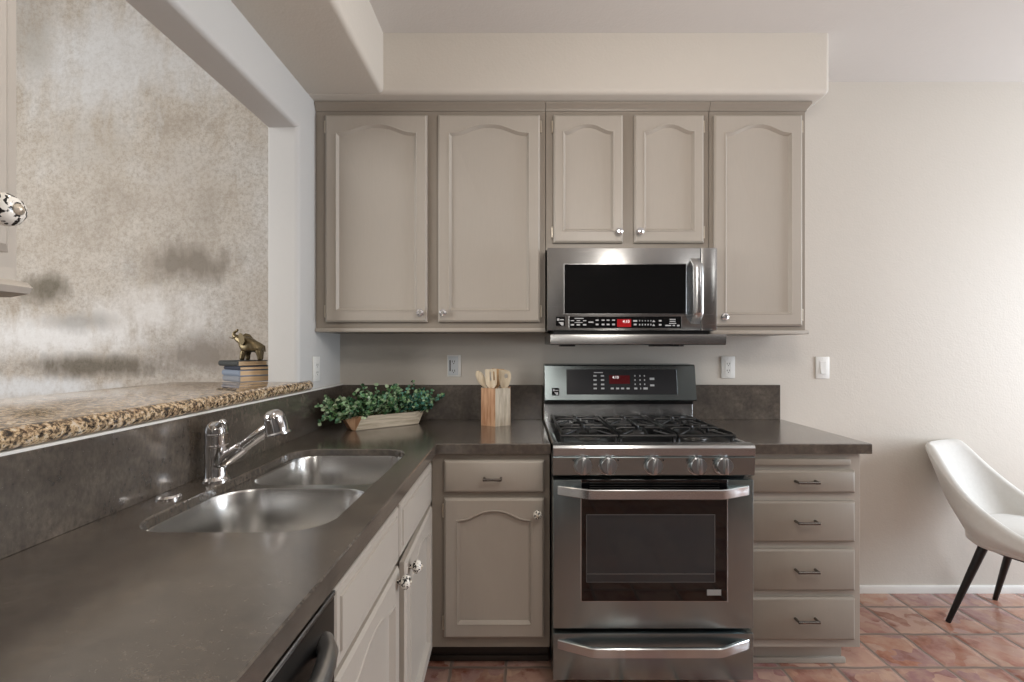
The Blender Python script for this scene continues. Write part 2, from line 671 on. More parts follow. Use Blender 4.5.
def wall_with_opening():
    mb = MB()
    t = bmesh.new()
    r = 0.022
    y0, y1 = YR, 0.42

    def rect(x, d):
        return [(x, Y_OPEN0 - d, Z_OPEN0 - d), (x, Y_OPEN1 + d, Z_OPEN0 - d), (x, Y_OPEN1 + d, Z_OPEN1 + d), (x, Y_OPEN0 - d, Z_OPEN1 + d)]

    loops = []
    N = 6
    for k in range(N + 1):
        a = PI / 2 * k / N
        loops.append(rect(XL - r * (1 - math.cos(a)), r * (1 - math.sin(a))))
    r = 0.008
    for k in range(N + 1):
        a = PI / 2 * (1 - k / N)
        loops.append(rect(XL2 + r * (1 - math.cos(a)), r * (1 - math.sin(a))))
    lv = [[t.verts.new(p) for p in L] for L in loops]
    for a, b in zip(lv[:-1], lv[1:]):
        for i in range(4):
            j = (i + 1) % 4
            t.faces.new((a[i], a[j], b[j], b[i]))
    for loop, x in ((lv[0], XL), (lv[-1], XL2)):
        o = [t.verts.new(p) for p in ((x, y0, 0), (x, y1, 0), (x, y1, ZC), (x, y0, ZC))]
        for i in range(4):
            j = (i + 1) % 4
            t.faces.new((o[i], o[j], loop[j], loop[i]))
        if x == XL:
            oa = o
        else:
            ob = o
    for i in range(4):
        j = (i + 1) % 4
        t.faces.new((oa[i], oa[j], ob[j], ob[i]))
    bmesh.ops.recalc_face_normals(t, faces=t.faces[:])
    mb.merge(t, 0)
    return mb


struct('wall_left', wall_with_opening(), M_WALL_L, 30)


def wall_right():
    mb = MB()
    wy0, wy1, wz0, wz1 = -1.95, -0.45, 0.40, 2.30
    mb.box(XR, XR + 0.12, YR, wy0, 0, ZC)
    mb.box(XR, XR + 0.12, wy1, 0.0, 0, ZC)
    mb.box(XR, XR + 0.12, wy0, wy1, 0, wz0)
    mb.box(XR, XR + 0.12, wy0, wy1, wz1, ZC)
    return mb


struct('wall_right', wall_right(), M_WALL, 0)
wf = MB()
wf.box(XR + 0.03, XR + 0.09, -1.95, -1.89, 0.40, 2.30).box(XR + 0.03, XR + 0.09, -0.51, -0.45, 0.40, 2.30)
wf.box(XR + 0.03, XR + 0.09, -1.95, -0.45, 0.40, 0.46).box(XR + 0.03, XR + 0.09, -1.95, -0.45, 2.24, 2.30)
wf.box(XR + 0.04, XR + 0.08, -1.22, -1.18, 0.42, 2.28)
struct('window_1', wf, M_WHITE, 0)
struct('baseboard_back', MB().prism([(0, 0), (-0.014, 0), (-0.014, 0.026), (-0.011, 0.034), (-0.004, 0.038), (0, 0.038)],
                                    lambda a, b, d: (d, a, b), 1.372, XR), M_WHITE, 30)

# soffits: rounded lower edges
def soffit_back():
    mb = MB()
    t = bmesh.new()
    bmesh.ops.create_cube(t, size=1.0)
    x0, x1, y0, y1, z0, z1 = XL, 1.397, -0.385, 0.0, ZS, ZC
    for v in t.verts:
        v.co = Vector((x0 if v.co.x < 0 else x1, y0 if v.co.y < 0 else y1, z0 if v.co.z < 0 else z1))
    ed = [e for e in t.edges if (all(abs(v.co.y - y0) < 1e-6 for v in e.verts) and (all(abs(v.co.z - z0) < 1e-6 for v in e.verts) or all(abs(v.co.x - x1) < 1e-6 for v in e.verts)))
          or (all(abs(v.co.x - x1) < 1e-6 for v in e.verts) and all(abs(v.co.z - z0) < 1e-6 for v in e.verts))]
    bmesh.ops.bevel(t, geom=ed, offset=0.022, segments=5, profile=0.5, affect='EDGES')
    return mb.merge(t, 0)


struct('soffit_back', soffit_back(), M_WALL, 30)


def soffit_left():
    mb = MB()
    prof = [(XL, ZC), (XL, ZS)]
    r = 0.022
    xe = -0.602
    for k in range(6):
        a = PI / 2 * k / 5
        prof.append((xe - r + r * math.sin(a), ZS + r - r * math.cos(a)))
    prof.append((xe, ZC))
    return mb.prism(prof, lambda a, b, d: (a, d, b), YR, -0.383)


struct('soffit_left', soffit_left(), M_WALL, 30)
struct('trim_1', MB().box(-0.9405, -0.9225, -2.4, -0.005, 1.0975, 1.1035), M_CAULK, 0)

# ------------------------------------------------------------------ cabinet pieces
RZ90 = Matrix.Rotation(PI / 2, 4, 'Z')


def arch_outline(w, h, st, tr, br, rise, n=22):
    """closed inner outline of a cathedral door, CCW seen from the front; local x 0..w, z 0..h"""
    x0, x1 = st, w - st
    zt = h - tr
    cx, hw = w / 2, (x1 - x0) / 2
    sh = hw * 0.13
    pts = [(x0, br), (x1, br)]
    if rise <= 0:
        return pts + [(x1, zt), (x0, zt)]
    pts.append((x1, zt - rise))
    for k in range(n + 1):
        s = 1 - 2 * k / n
        u = abs(s)
        f = 0.07 + 0.93 * (0.5 + 0.5 * math.cos(PI * u ** 1.25))
        pts.append((cx + s * (hw - sh), zt - rise + rise * f))
    pts.append((x0, zt - rise))
    return pts


def offset_poly(pts, d):
    out = []
    n = len(pts)
    for i in range(n):
        p0, p1, p2 = Vector(pts[i - 1]), Vector(pts[i]), Vector(pts[(i + 1) % n])
        e1, e2 = (p1 - p0), (p2 - p1)
        if e1.length < 1e-9 or e2.length < 1e-9:
            out.append(tuple(p1))
            continue
        e1.normalize()
        e2.normalize()
        n1, n2 = Vector((-e1.y, e1.x)), Vector((-e2.y, e2.x))
        b = n1 + n2
        k = d / max(0.35, 1 + n1.dot(n2)) if b.length > 1e-6 else d
        out.append((p1.x + b.x * k, p1.y + b.y * k))
    return out


def door_panel(mb, M, w, h, st=0.047, tr=0.042, br=0.05, rise=0.03, th=0.02):
    t = bmesh.new()
    c = 0.008
    loops = [[(0, 0, 0), (w, 0, 0), (w, 0, h), (0, 0, h)],
             [(0, -(th - c * .8), 0), (w, -(th - c * .8), 0), (w, -(th - c * .8), h), (0, -(th - c * .8), h)],
             [(c, -th, c), (w - c, -th, c), (w - c, -th, h - c), (c, -th, h - c)]]
    lv = [[t.verts.new(p) for p in L] for L in loops]
    t.faces.new(lv[0])
    for a, b in zip(lv[:-1], lv[1:]):
        for i in range(4):
            j = (i + 1) % 4
            t.faces.new((a[i], a[j], b[j], b[i]))
    base = arch_outline(w, h, st, tr, br, rise)
    il = []
    for d, dep in ((0, 0), (0.0015, -0.0022), (0.0045, -0.0022), (0.007, 0.002), (0.0145, 0.0125), (0.018, 0.0130)):
        il.append([t.verts.new((x, -th + dep, z)) for x, z in offset_poly(base, d)])
    n = len(base)
    for a, b in zip(il[:-1], il[1:]):
        for i in range(n):
            j = (i + 1) % n
            t.faces.new((a[i], a[j], b[j], b[i]))
    t.faces.new(il[-1])
    t.edges.ensure_lookup_table()
    ee = []
    for L in (lv[2], il[0]):
        for i in range(len(L)):
            e = t.edges.get((L[i], L[(i + 1) % len(L)]))
            if e is None:
                e = t.edges.new((L[i], L[(i + 1) % len(L)]))
            ee.append(e)
    bmesh.ops.triangle_fill(t, use_beauty=True, use_dissolve=False, edges=ee, normal=(0, -1, 0))
    bmesh.ops.recalc_face_normals(t, faces=t.faces[:])
    return mb.merge(t, 0, M)


def slab_front(mb, M, w, h, th=0.02, c=0.010, groove=False):
    rings = [[(0, 0, 0), (w, 0, 0), (w, 0, h), (0, 0, h)],
             [(0, -th + 0.008, 0), (w, -th + 0.008, 0), (w, -th + 0.008, h), (0, -th + 0.008, h)],
             [(0.003, -th + 0.004, 0.003), (w - 0.003, -th + 0.004, 0.003), (w - 0.003, -th + 0.004, h - 0.003), (0.003, -th + 0.004, h - 0.003)],
             [(c, -th, c), (w - c, -th, c), (w - c, -th, h - c), (c, -th, h - c)]]
    if groove:
        q = lambda d, y: [(d, y, d), (w - d, y, d), (w - d, y, h - d), (d, y, h - d)]
        rings = rings[:2] + [q(0.004, -th + 0.003), q(c, -th + 0.003), q(c + 0.003, -th + 0.007), q(c + 0.006, -th)]
    return mb.rings(rings, True, True, 0, M)


def knob(parent, pos, axis, mtl, r=0.016, ceramic=False, label=None):
    mb = MB()
    if ceramic:
        prof = [(0.006, 0), (0.0062, 0.008), (0.007, 0.010), (r * .8, 0.014), (r, 0.021), (r * .97, 0.026), (r * .72, 0.033), (r * .42, 0.036)]
        mb.lathe(prof, pos, axis, 24, 0)
        ax = Vector(axis).normalized()
        mb.lathe([(r * .36, 0), (r * .34, 0.002), (r * .16, 0.0045), (0.0005, 0.0055)], Vector(pos) + ax * 0.0352, axis, 16, 1)
        o = mb.build('knob', [mtl, M_HINGE], parent)
    else:
        prof = [(0.010, 0), (0.010, 0.003), (0.005, 0.004), (0.005, 0.010), (r * .7, 0.012), (r, 0.019), (r * .9, 0.024), (r * .5, 0.028), (0.002, 0.0285)]
        mb.lathe(prof, pos, axis, 10, 0)
        o = mb.build('knob', mtl, parent, 12)
    if label:
        o['label'] = label
    return o


def hinge(parent, x, y, z, M=None):
    mb = MB()
    mb.cyl((0, 0, -0.022), (0, 0, 0.022), 0.0042, n=10)
    mb.ball((0, 0, 0.024), 0.0048, seg=8).ball((0, 0, -0.024), 0.0048, seg=8)
    bmesh.ops.transform(mb.bm, matrix=(M if M is not None else Matrix.Identity(4)) @ Matrix.Translation((x, y, z)), verts=mb.bm.verts[:])
    return mb.build('hinge', M_HINGE, parent)


def bar_pull(parent, pos, axis, along, length=0.062, mtl=None):
    """small cabinet bar pull: two posts and a rounded bar"""
    p, a, l = Vector(pos), Vector(axis).normalized(), Vector(along).normalized()
    mb = MB()
    for s in (-1, 1):
        q = p + l * s * length / 2
        mb.cyl(q, q + a * 0.026, 0.0055, 0.0042, 12)
    mb.tube([p + l * (length / 2 + 0.004) * k + a * 0.027 for k in (-1, -0.96, 0, 0.96, 1)], [0.003, 0.0058, 0.005, 0.0058, 0.003], 12)
    return mb.build('pull', mtl or M_PULL, parent)


def crown(mb, x0, x1, yf, zt, ret_left=False, ret_right=False):
    prof = [(yf, zt - 0.038), (yf - 0.004, zt - 0.037), (yf - 0.005, zt - 0.031), (yf - 0.009, zt - 0.026), (yf - 0.016, zt - 0.014), (yf - 0.020, zt - 0.010), (yf - 0.021, zt - 0.001), (yf + 0.02, zt - 0.001), (yf + 0.02, zt - 0.038)]
    rings = []
    for a in (0, 1):
        ring = []
        for y, z in prof:
            out = max(0.0, yf - y)
            x = x0 if a == 0 else x1 + (out if ret_right else 0)
            ring.append((x, y, z))
        rings.append(ring)
    mb.rings(rings)
    if ret_right:
        ring0, ring1 = [], []
        for y, z in prof:
            out = yf - y
            ring0.append((x1 + out, y, z))
            ring1.append((x1 + out, -0.002, z))
        mb.rings([ring0, ring1])


def wall_cab(label, x0, x1, zb, doors, crown_ret=False, z_door_top=2.366, lip=True, group='wall cabinets over the worktop'):
    yf = -0.30
    t = thing('wall_cabinet', label, 'cabinet', ((x0 + x1) / 2, -0.15, zb), 0, group)
    mb = MB().box(x0, x1, yf, -0.002, zb, ZS - 0.003, 0.0015, 1)
    mb.build('carcass', M_CAB_SHADE, t)
    c = MB()
    crown(c, x0, x1, yf, ZS - 0.002, ret_right=crown_ret)
    c.build('crown_molding', M_CAB_SHADE, t)
    if lip:
        c = MB().box(x0, x1 + (0.012 if crown_ret else 0), yf - 0.012, yf + 0.001, zb, zb + 0.018, 0.004)
        if crown_ret:
            c.box(x1 - 0.001, x1 + 0.012, yf - 0.012, -0.02, zb, zb + 0.010, 0.003)
        c.build('bottom_rail_trim', M_CAB, t)
    for (dx0, dx1, dz0, side, kn) in doors:
        M = Matrix.Translation((dx0, yf - 0.001, dz0))
        w, h = dx1 - dx0, z_door_top - dz0
        d = door_panel(MB(), M, w, h, rise=0.040 if w > 0.35 else 0.033, st=0.047 if w > 0.35 else 0.041).build('door', M_CAB, t)
        kx, kz = kn
        knob(d, (kx, yf - 0.021, kz), (0, -1, 0), M_GLASSKNOB, 0.0178)
        hx = dx0 - 0.005 if side == 'L' else dx1 + 0.005
        for hz in (dz0 + 0.05, z_door_top - 0.05):
            hinge(d, hx, yf - 0.0065, hz)
    return t


XA0, XA1, XB1, XC1 = XL + 0.002, 0.127, 0.888, 1.335
wall_cab('taupe wall cabinet with two tall arched doors above the green planter', XA0, XA1, 1.365,
         [(-0.889, -0.419, 1.411, 'L', (-0.447, 1.452)), (-0.3685, 0.1013, 1.411, 'R', (-0.343, 1.452))])
wall_cab('short taupe wall cabinet with two small arched doors above the microwave', XA1 + 0.002, XB1 - 0.002, 1.745,
         [(0.164, 0.484, 1.777, 'L', (0.463, 1.824)), (0.537, 0.857, 1.777, 'R', (0.558, 1.824))], lip=False)
wall_cab('tall narrow taupe wall cabinet with one arched door at right end of row', XB1, XC1, 1.355,
         [(0.905, 1.312, 1.394, 'R', (0.945, 1.434))], crown_ret=True)

# foreground wall cabinet hung on the left wall, beside the camera
fx = -0.575
t = thing('wall_cabinet', 'wall cabinet at the left edge of the photo with patterned porcelain knob', 'cabinet', (-0.77, -2.3, 1.365), 0)
MB().box(XL + 0.002, fx - 0.021, -2.75, -1.921, 1.372, ZS - 0.003, 0.002, 1).build('carcass', M_CAB, t)
MB().prism([(0.0, 0.0), (0.022, 0.004), (0.026, 0.011), (0.020, 0.017), (0.006, 0.020), (0.004, 0.034), (-0.01, 0.034), (-0.01, 0)],
           lambda a, b, d: (fx - 0.017 + a, d, 1.350 + b), -2.75, -1.933).build('light_rail', M_CAB, t)
M = Matrix.Translation((fx - 0.020, -2.353, 1.400)) @ RZ90
d = door_panel(MB(), M, 0.408, 0.96).build('door', M_CAB, t)
knob(d, (fx, -1.974, 1.4405), (1, 0, 0), M_PORC, 0.0178, True, 'white porcelain knob with black scrolls')
M = Matrix.Translation((fx - 0.020, -2.748, 1.405)) @ RZ90
d = door_panel(MB(), M, 0.395, 0.96).build('door', M_CAB, t)

# ------------------------------------------------------------------ base cabinets
YF = -0.61
t = thing('base_cabinet', 'dark shaded base cabinet with one drawer over one arched door, left of the range', 'cabinet', (-0.11, -0.3, 0), 0, 'base cabinets under the worktop')
MB().box(-0.345, 0.127, YF, -0.02, 0.098, 0.873, 0.002, 1).build('carcass', M_CAB_SHADE, t)
MB().box(-0.40, 0.125, -0.545, -0.10, 0.0, 0.099).box(-0.40, 0.125, -0.556, -0.54, 0.008, 0.03, 0.004).build('toe_kick', M_CAB_DK, t)
d = slab_front(MB(), Matrix.Translation((-0.292, YF - 0.001, 0.721)), 0.396, 0.125).build('drawer', M_CAB, t)
bar_pull(d, (-0.100, YF - 0.021, 0.778), (0, -1, 0), (1, 0, 0), 0.066)
d = door_panel(MB(), Matrix.Translation((-0.292, YF - 0.001, 0.145)), 0.396, 0.552, st=0.048, tr=0.045, br=0.052, rise=0.04).build('door', M_CAB, t)
knob(d, (0.076, YF - 0.021, 0.641), (0, -1, 0), M_PORC, 0.018, True, 'white porcelain knob')
for hz in (0.20, 0.645):
    hinge(d, -0.297, YF - 0.0065, hz)

t = thing('base_cabinet', 'pale lit drawer cabinet with four drawers and a pull-out board, right of the range', 'cabinet', (1.13, -0.3, 0), 0, 'base cabinets under the worktop')
MB().box(0.897, 1.364, YF, -0.02, 0.098, 0.873, 0.002, 1).build('carcass', M_CAB, t)
MB().box(0.90, 1.33, -0.55, -0.05, 0.0, 0.099).box(0.90, 1.342, -0.562, -0.548, 0.0, 0.024, 0.004).build('toe_kick', M_CAB, t)
MB().box(0.90, 1.316, YF - 0.016, YF + 0.02, 0.826, 0.852, 0.004).build('pull_out_board', M_CAB_SHADE, t)
for v0, v1 in ((471, 493.5), (501.8, 542.8), (550, 591.8), (598.5, 641.4)):
    z1, z0 = CAM_Z - (v0 - 348) / 254, CAM_Z - (v1 - 348) / 254
    d = slab_front(MB(), Matrix.Translation((0.918, YF - 0.001, z0)), 0.415, z1 - z0).build('drawer', M_CAB_SHADE, t)
    bar_pull(d, (1.132, YF - 0.021, (z0 + z1) / 2 + 0.004), (0, -1, 0), (1, 0, 0), 0.078)

# left run: sink base; its fronts look towards +X
XF = -0.347
t = thing('base_cabinet', 'sink base cabinet in the left run with two doors and porcelain knobs', 'cabinet', (-0.64, -1.14, 0), 0, 'base cabinets under the worktop')
MB().box(XL + 0.003, XF - 0.02, -1.640, -0.615, 0.098, 0.62, 0.002, 1).box(XF - 0.03, XF, -1.640, -0.612, 0.098, 0.873, 0.002, 1).build('carcass', M_CAB, t)
MB().box(XL + 0.01, -0.43, -1.636, -0.62, 0.0, 0.097).build('toe_kick', M_CAB_DK, t)


def leftM(y, z, ang=0.0):
    return Matrix.Translation((XF + 0.001, y, z)) @ Matrix.Rotation(PI / 2 + ang, 4, 'Z')


for y0, y1 in ((-1.632, -1.185), (-1.165, -0.692)):
    slab_front(MB(), leftM(y0, 0.705), y1 - y0, 0.148, c=0.018, groove=True).build('false_drawer_front', M_CAB, t)
d = door_panel(MB(), leftM(-1.632, 0.145), 0.447, 0.545, st=0.05, rise=0.036).build('door', M_CAB, t)
knob(d, (XF + 0.021, -1.213, 0.659), (1, 0, 0), M_PORC, 0.019, True, 'white porcelain knob')
# the far door stands slightly ajar, hinged at its far edge
Mo = Matrix.Translation((XF + 0.001, -0.692, 0.145)) @ Matrix.Rotation(PI / 2 + math.radians(1.6), 4, 'Z') @ Matrix.Translation((-0.473, 0, 0))
d = door_panel(MB(), Mo, 0.473, 0.545, st=0.05, rise=0.036).build('door', M_CAB, t)
knob(d, Mo @ Vector((0.036, -0.020, 0.516)), (1, 0.03, 0), M_PORC, 0.019, True, 'white porcelain knob')

# ------------------------------------------------------------------ dishwasher
t = thing('dishwasher', 'dark stainless dishwasher with a bowed bar handle at the bottom left', 'dishwasher', (-0.64, -1.95, 0))
MB().box(XL + 0.02, XF - 0.002, -2.248, -1.646, 0.1, 0.868, 0.002, 1).build('body', M_BLACK, t)
MB().box(XL + 0.05, XF - 0.06, -2.24, -1.65, 0.0, 0.1).build('toe_kick', M_CAB_DK, t)
d = MB().box(XF - 0.001, XF + 0.022, -2.244, -1.648, 0.115, 0.852, 0.003).build('door', mat('dark_stainless_front', S(88, 87, 86), 0.3, 1.0), t)
MB().box(XF - 0.001, XF + 0.0235, -2.244, -1.648, 0.853, 0.862, 0.001, 1).build('top_trim', M_STEEL_B, t)
pts = []
for k in range(17):
    s = k / 16
    y = -1.695 - s * 0.50
    out = 0.008 + 0.045 * math.sin(PI * s) ** 0.5
    pts.append((XF + 0.014 + out, y, 0.80))
hb = MB()
hb.tube(pts, 0.016, 14, 0, 1.0)
hb.build('handle', M_SATIN, d)

# ------------------------------------------------------------------ worktops
def rrect(x0, x1, y0, y1, r, n=7):
    pts = []
    for cx, cy, a0 in ((x1 - r, y0 + r, -PI / 2), (x1 - r, y1 - r, 0), (x0 + r, y1 - r, PI / 2), (x0 + r, y0 + r, PI)):
        for k in range(n + 1):
            a = a0 + PI / 2 * k / n
            pts.append((cx + r * math.cos(a), cy + r * math.sin(a)))
    return pts


SX0, SX1, SY0, SY1, SR = -0.820, -0.404, -1.518, -0.732, 0.09


def poly_slab(outer, hole, z0, z1, bev=0.003):
    t = bmesh.new()

    def ring(pts, z):
        return [t.verts.new((x, y, z)) for x, y in pts]
    o_b, o_m, o_t = ring(outer, z0), ring(outer, z1 - bev), ring(offset_poly(outer, bev), z1)
    layers = [o_b, o_m, o_t]
    for a, b in zip(layers[:-1], layers[1:]):
        for i in range(len(a)):
            j = (i + 1) % len(a)
            t.faces.new((a[i], a[j], b[j], b[i]))
    tops, bots = [o_t], [o_b]
    if hole:
        h_b, h_m, h_t = ring(hole, z0), ring(hole, z1 - bev), ring(offset_poly(hole, -bev), z1)
        for a, b in ((h_b, h_m), (h_m, h_t)):
            for i in range(len(a)):
                j = (i + 1) % len(a)
                t.faces.new((a[i], b[i], b[j], a[j]))
        tops.append(h_t)
        bots.append(h_b)
    for grp, nz in ((tops, 1), (bots, -1)):
        ee = []
        for L in grp:
            for i in range(len(L)):
                ee.append(t.edges.get((L[i], L[(i + 1) % len(L)])))
        bmesh.ops.triangle_fill(t, use_beauty=True, use_dissolve=False, edges=ee, normal=(0, 0, nz))
    bmesh.ops.recalc_face_normals(t, faces=t.faces[:])
    return t


YCF = -0.634
XCF = -0.320
outer = [(XL + 0.001, -2.60), (XCF, -2.60), (XCF, YCF), (0.129, YCF), (0.129, -0.001), (XL + 0.001, -0.001)]
t = thing('worktop', 'L-shaped grey brown stone worktop around the double sink', 'worktop', (-0.6, -0.8, 0.874), 0, 'stone worktops')
m_ = MB()
m_.merge(poly_slab(outer, rrect(SX0, SX1, SY0, SY1, SR), 0.890, ZCT), 0)
m_.box(XCF - 0.03, XCF, -2.60, YCF, 0.874, 0.8902).box(XCF - 0.03, 0.129, YCF, YCF + 0.03, 0.874, 0.8902)
m_.build('slab', M_STONE, t)
b = MB().box(XL + 0.001, -0.921, -2.60, -0.0215, ZCT, 1.0972, 0.0015, 1).build('backsplash', M_STONE, t)
b = MB().box(XL + 0.001, 0.129, -0.021, -0.001, ZCT, 1.0972, 0.0015, 1).build('backsplash', M_STONE, t)
t = thing('worktop', 'short grey stone worktop over the drawer cabinet right of the range', 'worktop', (1.14, -0.3, 0.874), 0, 'stone worktops')
m_ = MB()
m_.merge(poly_slab([(0.893, YCF), (1.394, YCF), (1.394, -0.001), (0.893, -0.001)], None, 0.874, ZCT), 0)
m_.build('slab', M_STONE, t)
MB().box(0.893, 1.376, -0.021, -0.001, ZCT, 1.0972, 0.0015, 1).build('backsplash', M_STONE, t)

# ------------------------------------------------------------------ sink
def sink():
    t = thing('double_sink', 'stainless steel double bowl sink set into the left worktop', 'sink', ((SX0 + SX1) / 2, (SY0 + SY1) / 2, 0.68))
    zr = 0.889
    yd0, yd1 = -1.137, -1.103

    def bowl(x0, x1, y0, y1, r, depth):
        mb = MB()
        rings = []
        for ins, z, rr in ((0.0, zr, r), (0.002, zr - 0.006, r), (0.008, zr - depth * .5, r), (0.012, zr - depth + 0.03, r), (0.022, zr - depth + 0.009, r * .9), (0.05, zr - depth, r * .7)):
            rings.append([(x, y, z) for x, y in rrect(x0 + ins, x1 - ins, y0 + ins, y1 - ins, rr)])
        mb.rings(rings, False)
        t2 = bmesh.new()
        vs_ = [t2.verts.new(p) for p in rings[-1]]
        t2.faces.new(vs_)
        mb.merge(t2, 0)
        bmesh.ops.remove_doubles(mb.bm, verts=mb.bm.verts[:], dist=1e-5)
        bmesh.ops.recalc_face_normals(mb.bm, faces=mb.bm.faces[:])
        for f in mb.bm.faces:
            f.normal_flip()
        o = mb.build('bowl', M_SINK, t, 50)
        cx, cy = (x0 + x1) / 2, (y0 + y1) / 2
        MB().lathe([(0.045, 0.0), (0.043, 0.003), (0.034, 0.003), (0.030, -0.002), (0.001, -0.002)], (cx, cy, zr - depth + 0.001), (0, 0, 1), 24).build('drain', M_CHROME, o)
    e = 0.006
    bowl(SX0 - e, SX1 + e, SY0 - e, yd0, 0.11, 0.215)
    bowl(SX0 - e + 0.02, SX1 + e, yd1, SY1 + e, 0.075, 0.18)
    # rim plate with the two openings, and the divider between them
    mb = MB()
    tt = bmesh.new()
    L = [rrect(SX0 - 0.025, SX1 + 0.03, SY0 - 0.03, SY1 + 0.03, 0.05), rrect(SX0 - e, SX1 + e, SY0 - e, yd0, 0.11), rrect(SX0 - e + 0.02, SX1 + e, yd1, SY1 + e, 0.075)]
    ee = []
    for P_ in L:
        vv = [tt.verts.new((x, y, zr)) for x, y in P_]
        for i in range(len(vv)):
            ee.append(tt.edges.new((vv[i], vv[(i + 1) % len(vv)])))
    bmesh.ops.triangle_fill(tt, use_beauty=True, use_dissolve=False, edges=ee, normal=(0, 0, 1))
    mb.merge(tt, 0)
    mb.build('rim', M_SINK, t)


sink()

# ------------------------------------------------------------------ faucet and hole cover
def faucet():
    bx, by = -0.862, -1.140
    t = thing('kitchen_faucet', 'chrome pull-out kitchen faucet standing behind the sink', 'faucet', (bx, by, ZCT))
    MB().lathe([(0.036, 0), (0.036, 0.004), (0.031, 0.010), (0.029, 0.014), (0.029, 0.05), (0.0295, 0.095), (0.031, 0.097), (0.031, 0.101), (0.0285, 0.103), (0.0285, 0.128), (0.030, 0.130), (0.030, 0.133), (0.027, 0.136)],
               (bx, by, ZCT), (0, 0, 1), 32).build('body', M_CHROME, t)
    h = MB()
    h.lathe([(0.029, 0), (0.0285, 0.012), (0.024, 0.023), (0.014, 0.030), (0.001, 0.032)], (bx, by, ZCT + 0.136), (0, 0, 1), 28)
    h.tube([(bx + 0.008, by - 0.01, ZCT + 0.150), (bx + 0.020, by - 0.016, ZCT + 0.160), (bx + 0.030, by - 0.020, ZCT + 0.166)], [0.010, 0.010, 0.009], 14)
    h.ball((bx + 0.030, by - 0.020, ZCT + 0.166), 0.0115)
    h.build('lever', M_CHROME, t)
    p0 = Vector((bx + 0.012, by, ZCT + 0.048))
    p1 = Vector((bx + 0.150, by + 0.01, ZCT + 0.150))
    d = p1 - p0
    MB().tube([p0, p0 + d * .10, p0 + d * .40, p0 + d * .46], [0.020, 0.022, 0.020, 0.0175], 22).build('spout', M_CHROME, t)
    w = MB().tube([p0 + d * .46, p0 + d * .5, p0 + d * .95, p0 + d * 1.02], [0.0165, 0.0175, 0.018, 0.019], 22).build('pull_out_wand', M_CHROME, t)
    c = p0 + d * 1.10
    ax = Vector((0.24, 0.0, -1)).normalized()
    MB().lathe([(0.002, -0.040), (0.015, -0.037), (0.025, -0.028), (0.0285, -0.018), (0.0285, -0.0165), (0.0265, -0.016), (0.0265, -0.014), (0.029, -0.013), (0.031, 0.010), (0.031, 0.026), (0.035, 0.030), (0.035, 0.034), (0.026, 0.035), (0.024, 0.032), (0.001, 0.032)],
               c, ax, 28).build('spray_head', M_CHROME, w)


faucet()
c = MB().lathe([(0.028, 0), (0.028, 0.004), (0.024, 0.009), (0.012, 0.011), (0.0005, 0.0115)], (-0.878, -1.300, ZCT), (0, 0, 1), 28).build('sink_hole_cover', M_CHROME)
tag(c, 'small round chrome button set in the worktop in front of the faucet', 'hole cover')

# ------------------------------------------------------------------ granite bar top
def bar_top():
    xk, xd = -0.917, -1.47
    r = 0.021
    z0 = 1.1035
    mb = MB()
    ys = [-2.6, -2.0]
    y = -1.9
    while y < -0.42:
        ys.append(y)
        y += 0.12
    yend = -0.363
    prof = [(r * math.cos(a), r * math.sin(a)) for a in [(-PI / 2) + PI * k / 8 for k in range(9)]]

    def ring(y, shrink, xback):
        pts = [(xback, y, z0), ]
        pts = []
        for px, pz in prof:
            pts.append((xk - r + px - shrink, y, z0 + r + pz))
        pts.append((xback, y, z0 + 2 * r))
        pts.append((xback, y, z0))
        return pts
    rings = [ring(yy, 0, xd) for yy in (-2.6, -1.95, -1.0, Y_OPEN1 - 0.004)]
    mb.rings(rings)
    # return along the kitchen face past the jamb, with a rounded end
    xb = XL + 0.0005
    ee = [ring(Y_OPEN1 - 0.004, 0, xb), ring(yend - 0.016, 0, xb), ring(yend - 0.006, 0.004, xb), ring(yend, 0.012, xb)]
    mb.rings(ee)
    o = mb.build('bar_top', M_GRANITE, None, 40)
    tag(o, 'polished gold speckled granite bar top on the pass-through ledge', 'bar top')


bar_top()
ZB = 1.1035 + 0.042

# ------------------------------------------------------------------ range
RX0, RX1 = 0.1315, 0.8835
RXC = (RX0 + RX1) / 2


def lbl(o, s):
    o['label'] = s
    return o


def handle_bowed(name, parent, x0, x1, y_door, out, z, h, th, inset, mtl):
    """flat bowed bar: ends on the door, middle held away from it"""
    def path(dy):
        return [(x0, y_door + 0.004 + dy), (x0 + 0.012, y_door - 0.006 + dy), (x0 + inset, y_door - out + 0.004 + dy), (x0 + inset + 0.02, y_door - out + dy),
                (x1 - inset - 0.02, y_door - out + dy), (x1 - inset, y_door - out + 0.004 + dy), (x1 - 0.012, y_door - 0.006 + dy), (x1, y_door + 0.004 + dy)]
    f, b_ = path(0), path(th)
    rings = []
    for (xa, ya), (xb, yb) in zip(f, b_):
        c = 0.003
        rings.append([(xa, ya, z - h / 2 + c), (xa, ya, z + h / 2 - c), (xa, ya + c, z + h / 2), (xb, yb - c * .5, z + h / 2), (xb, yb, z + h / 2 - c), (xb, yb, z - h / 2 + c), (xb, yb - c * .5, z - h / 2), (xa, ya + c, z - h / 2)])
    return MB().rings(rings).build(name, mtl, parent, 25)


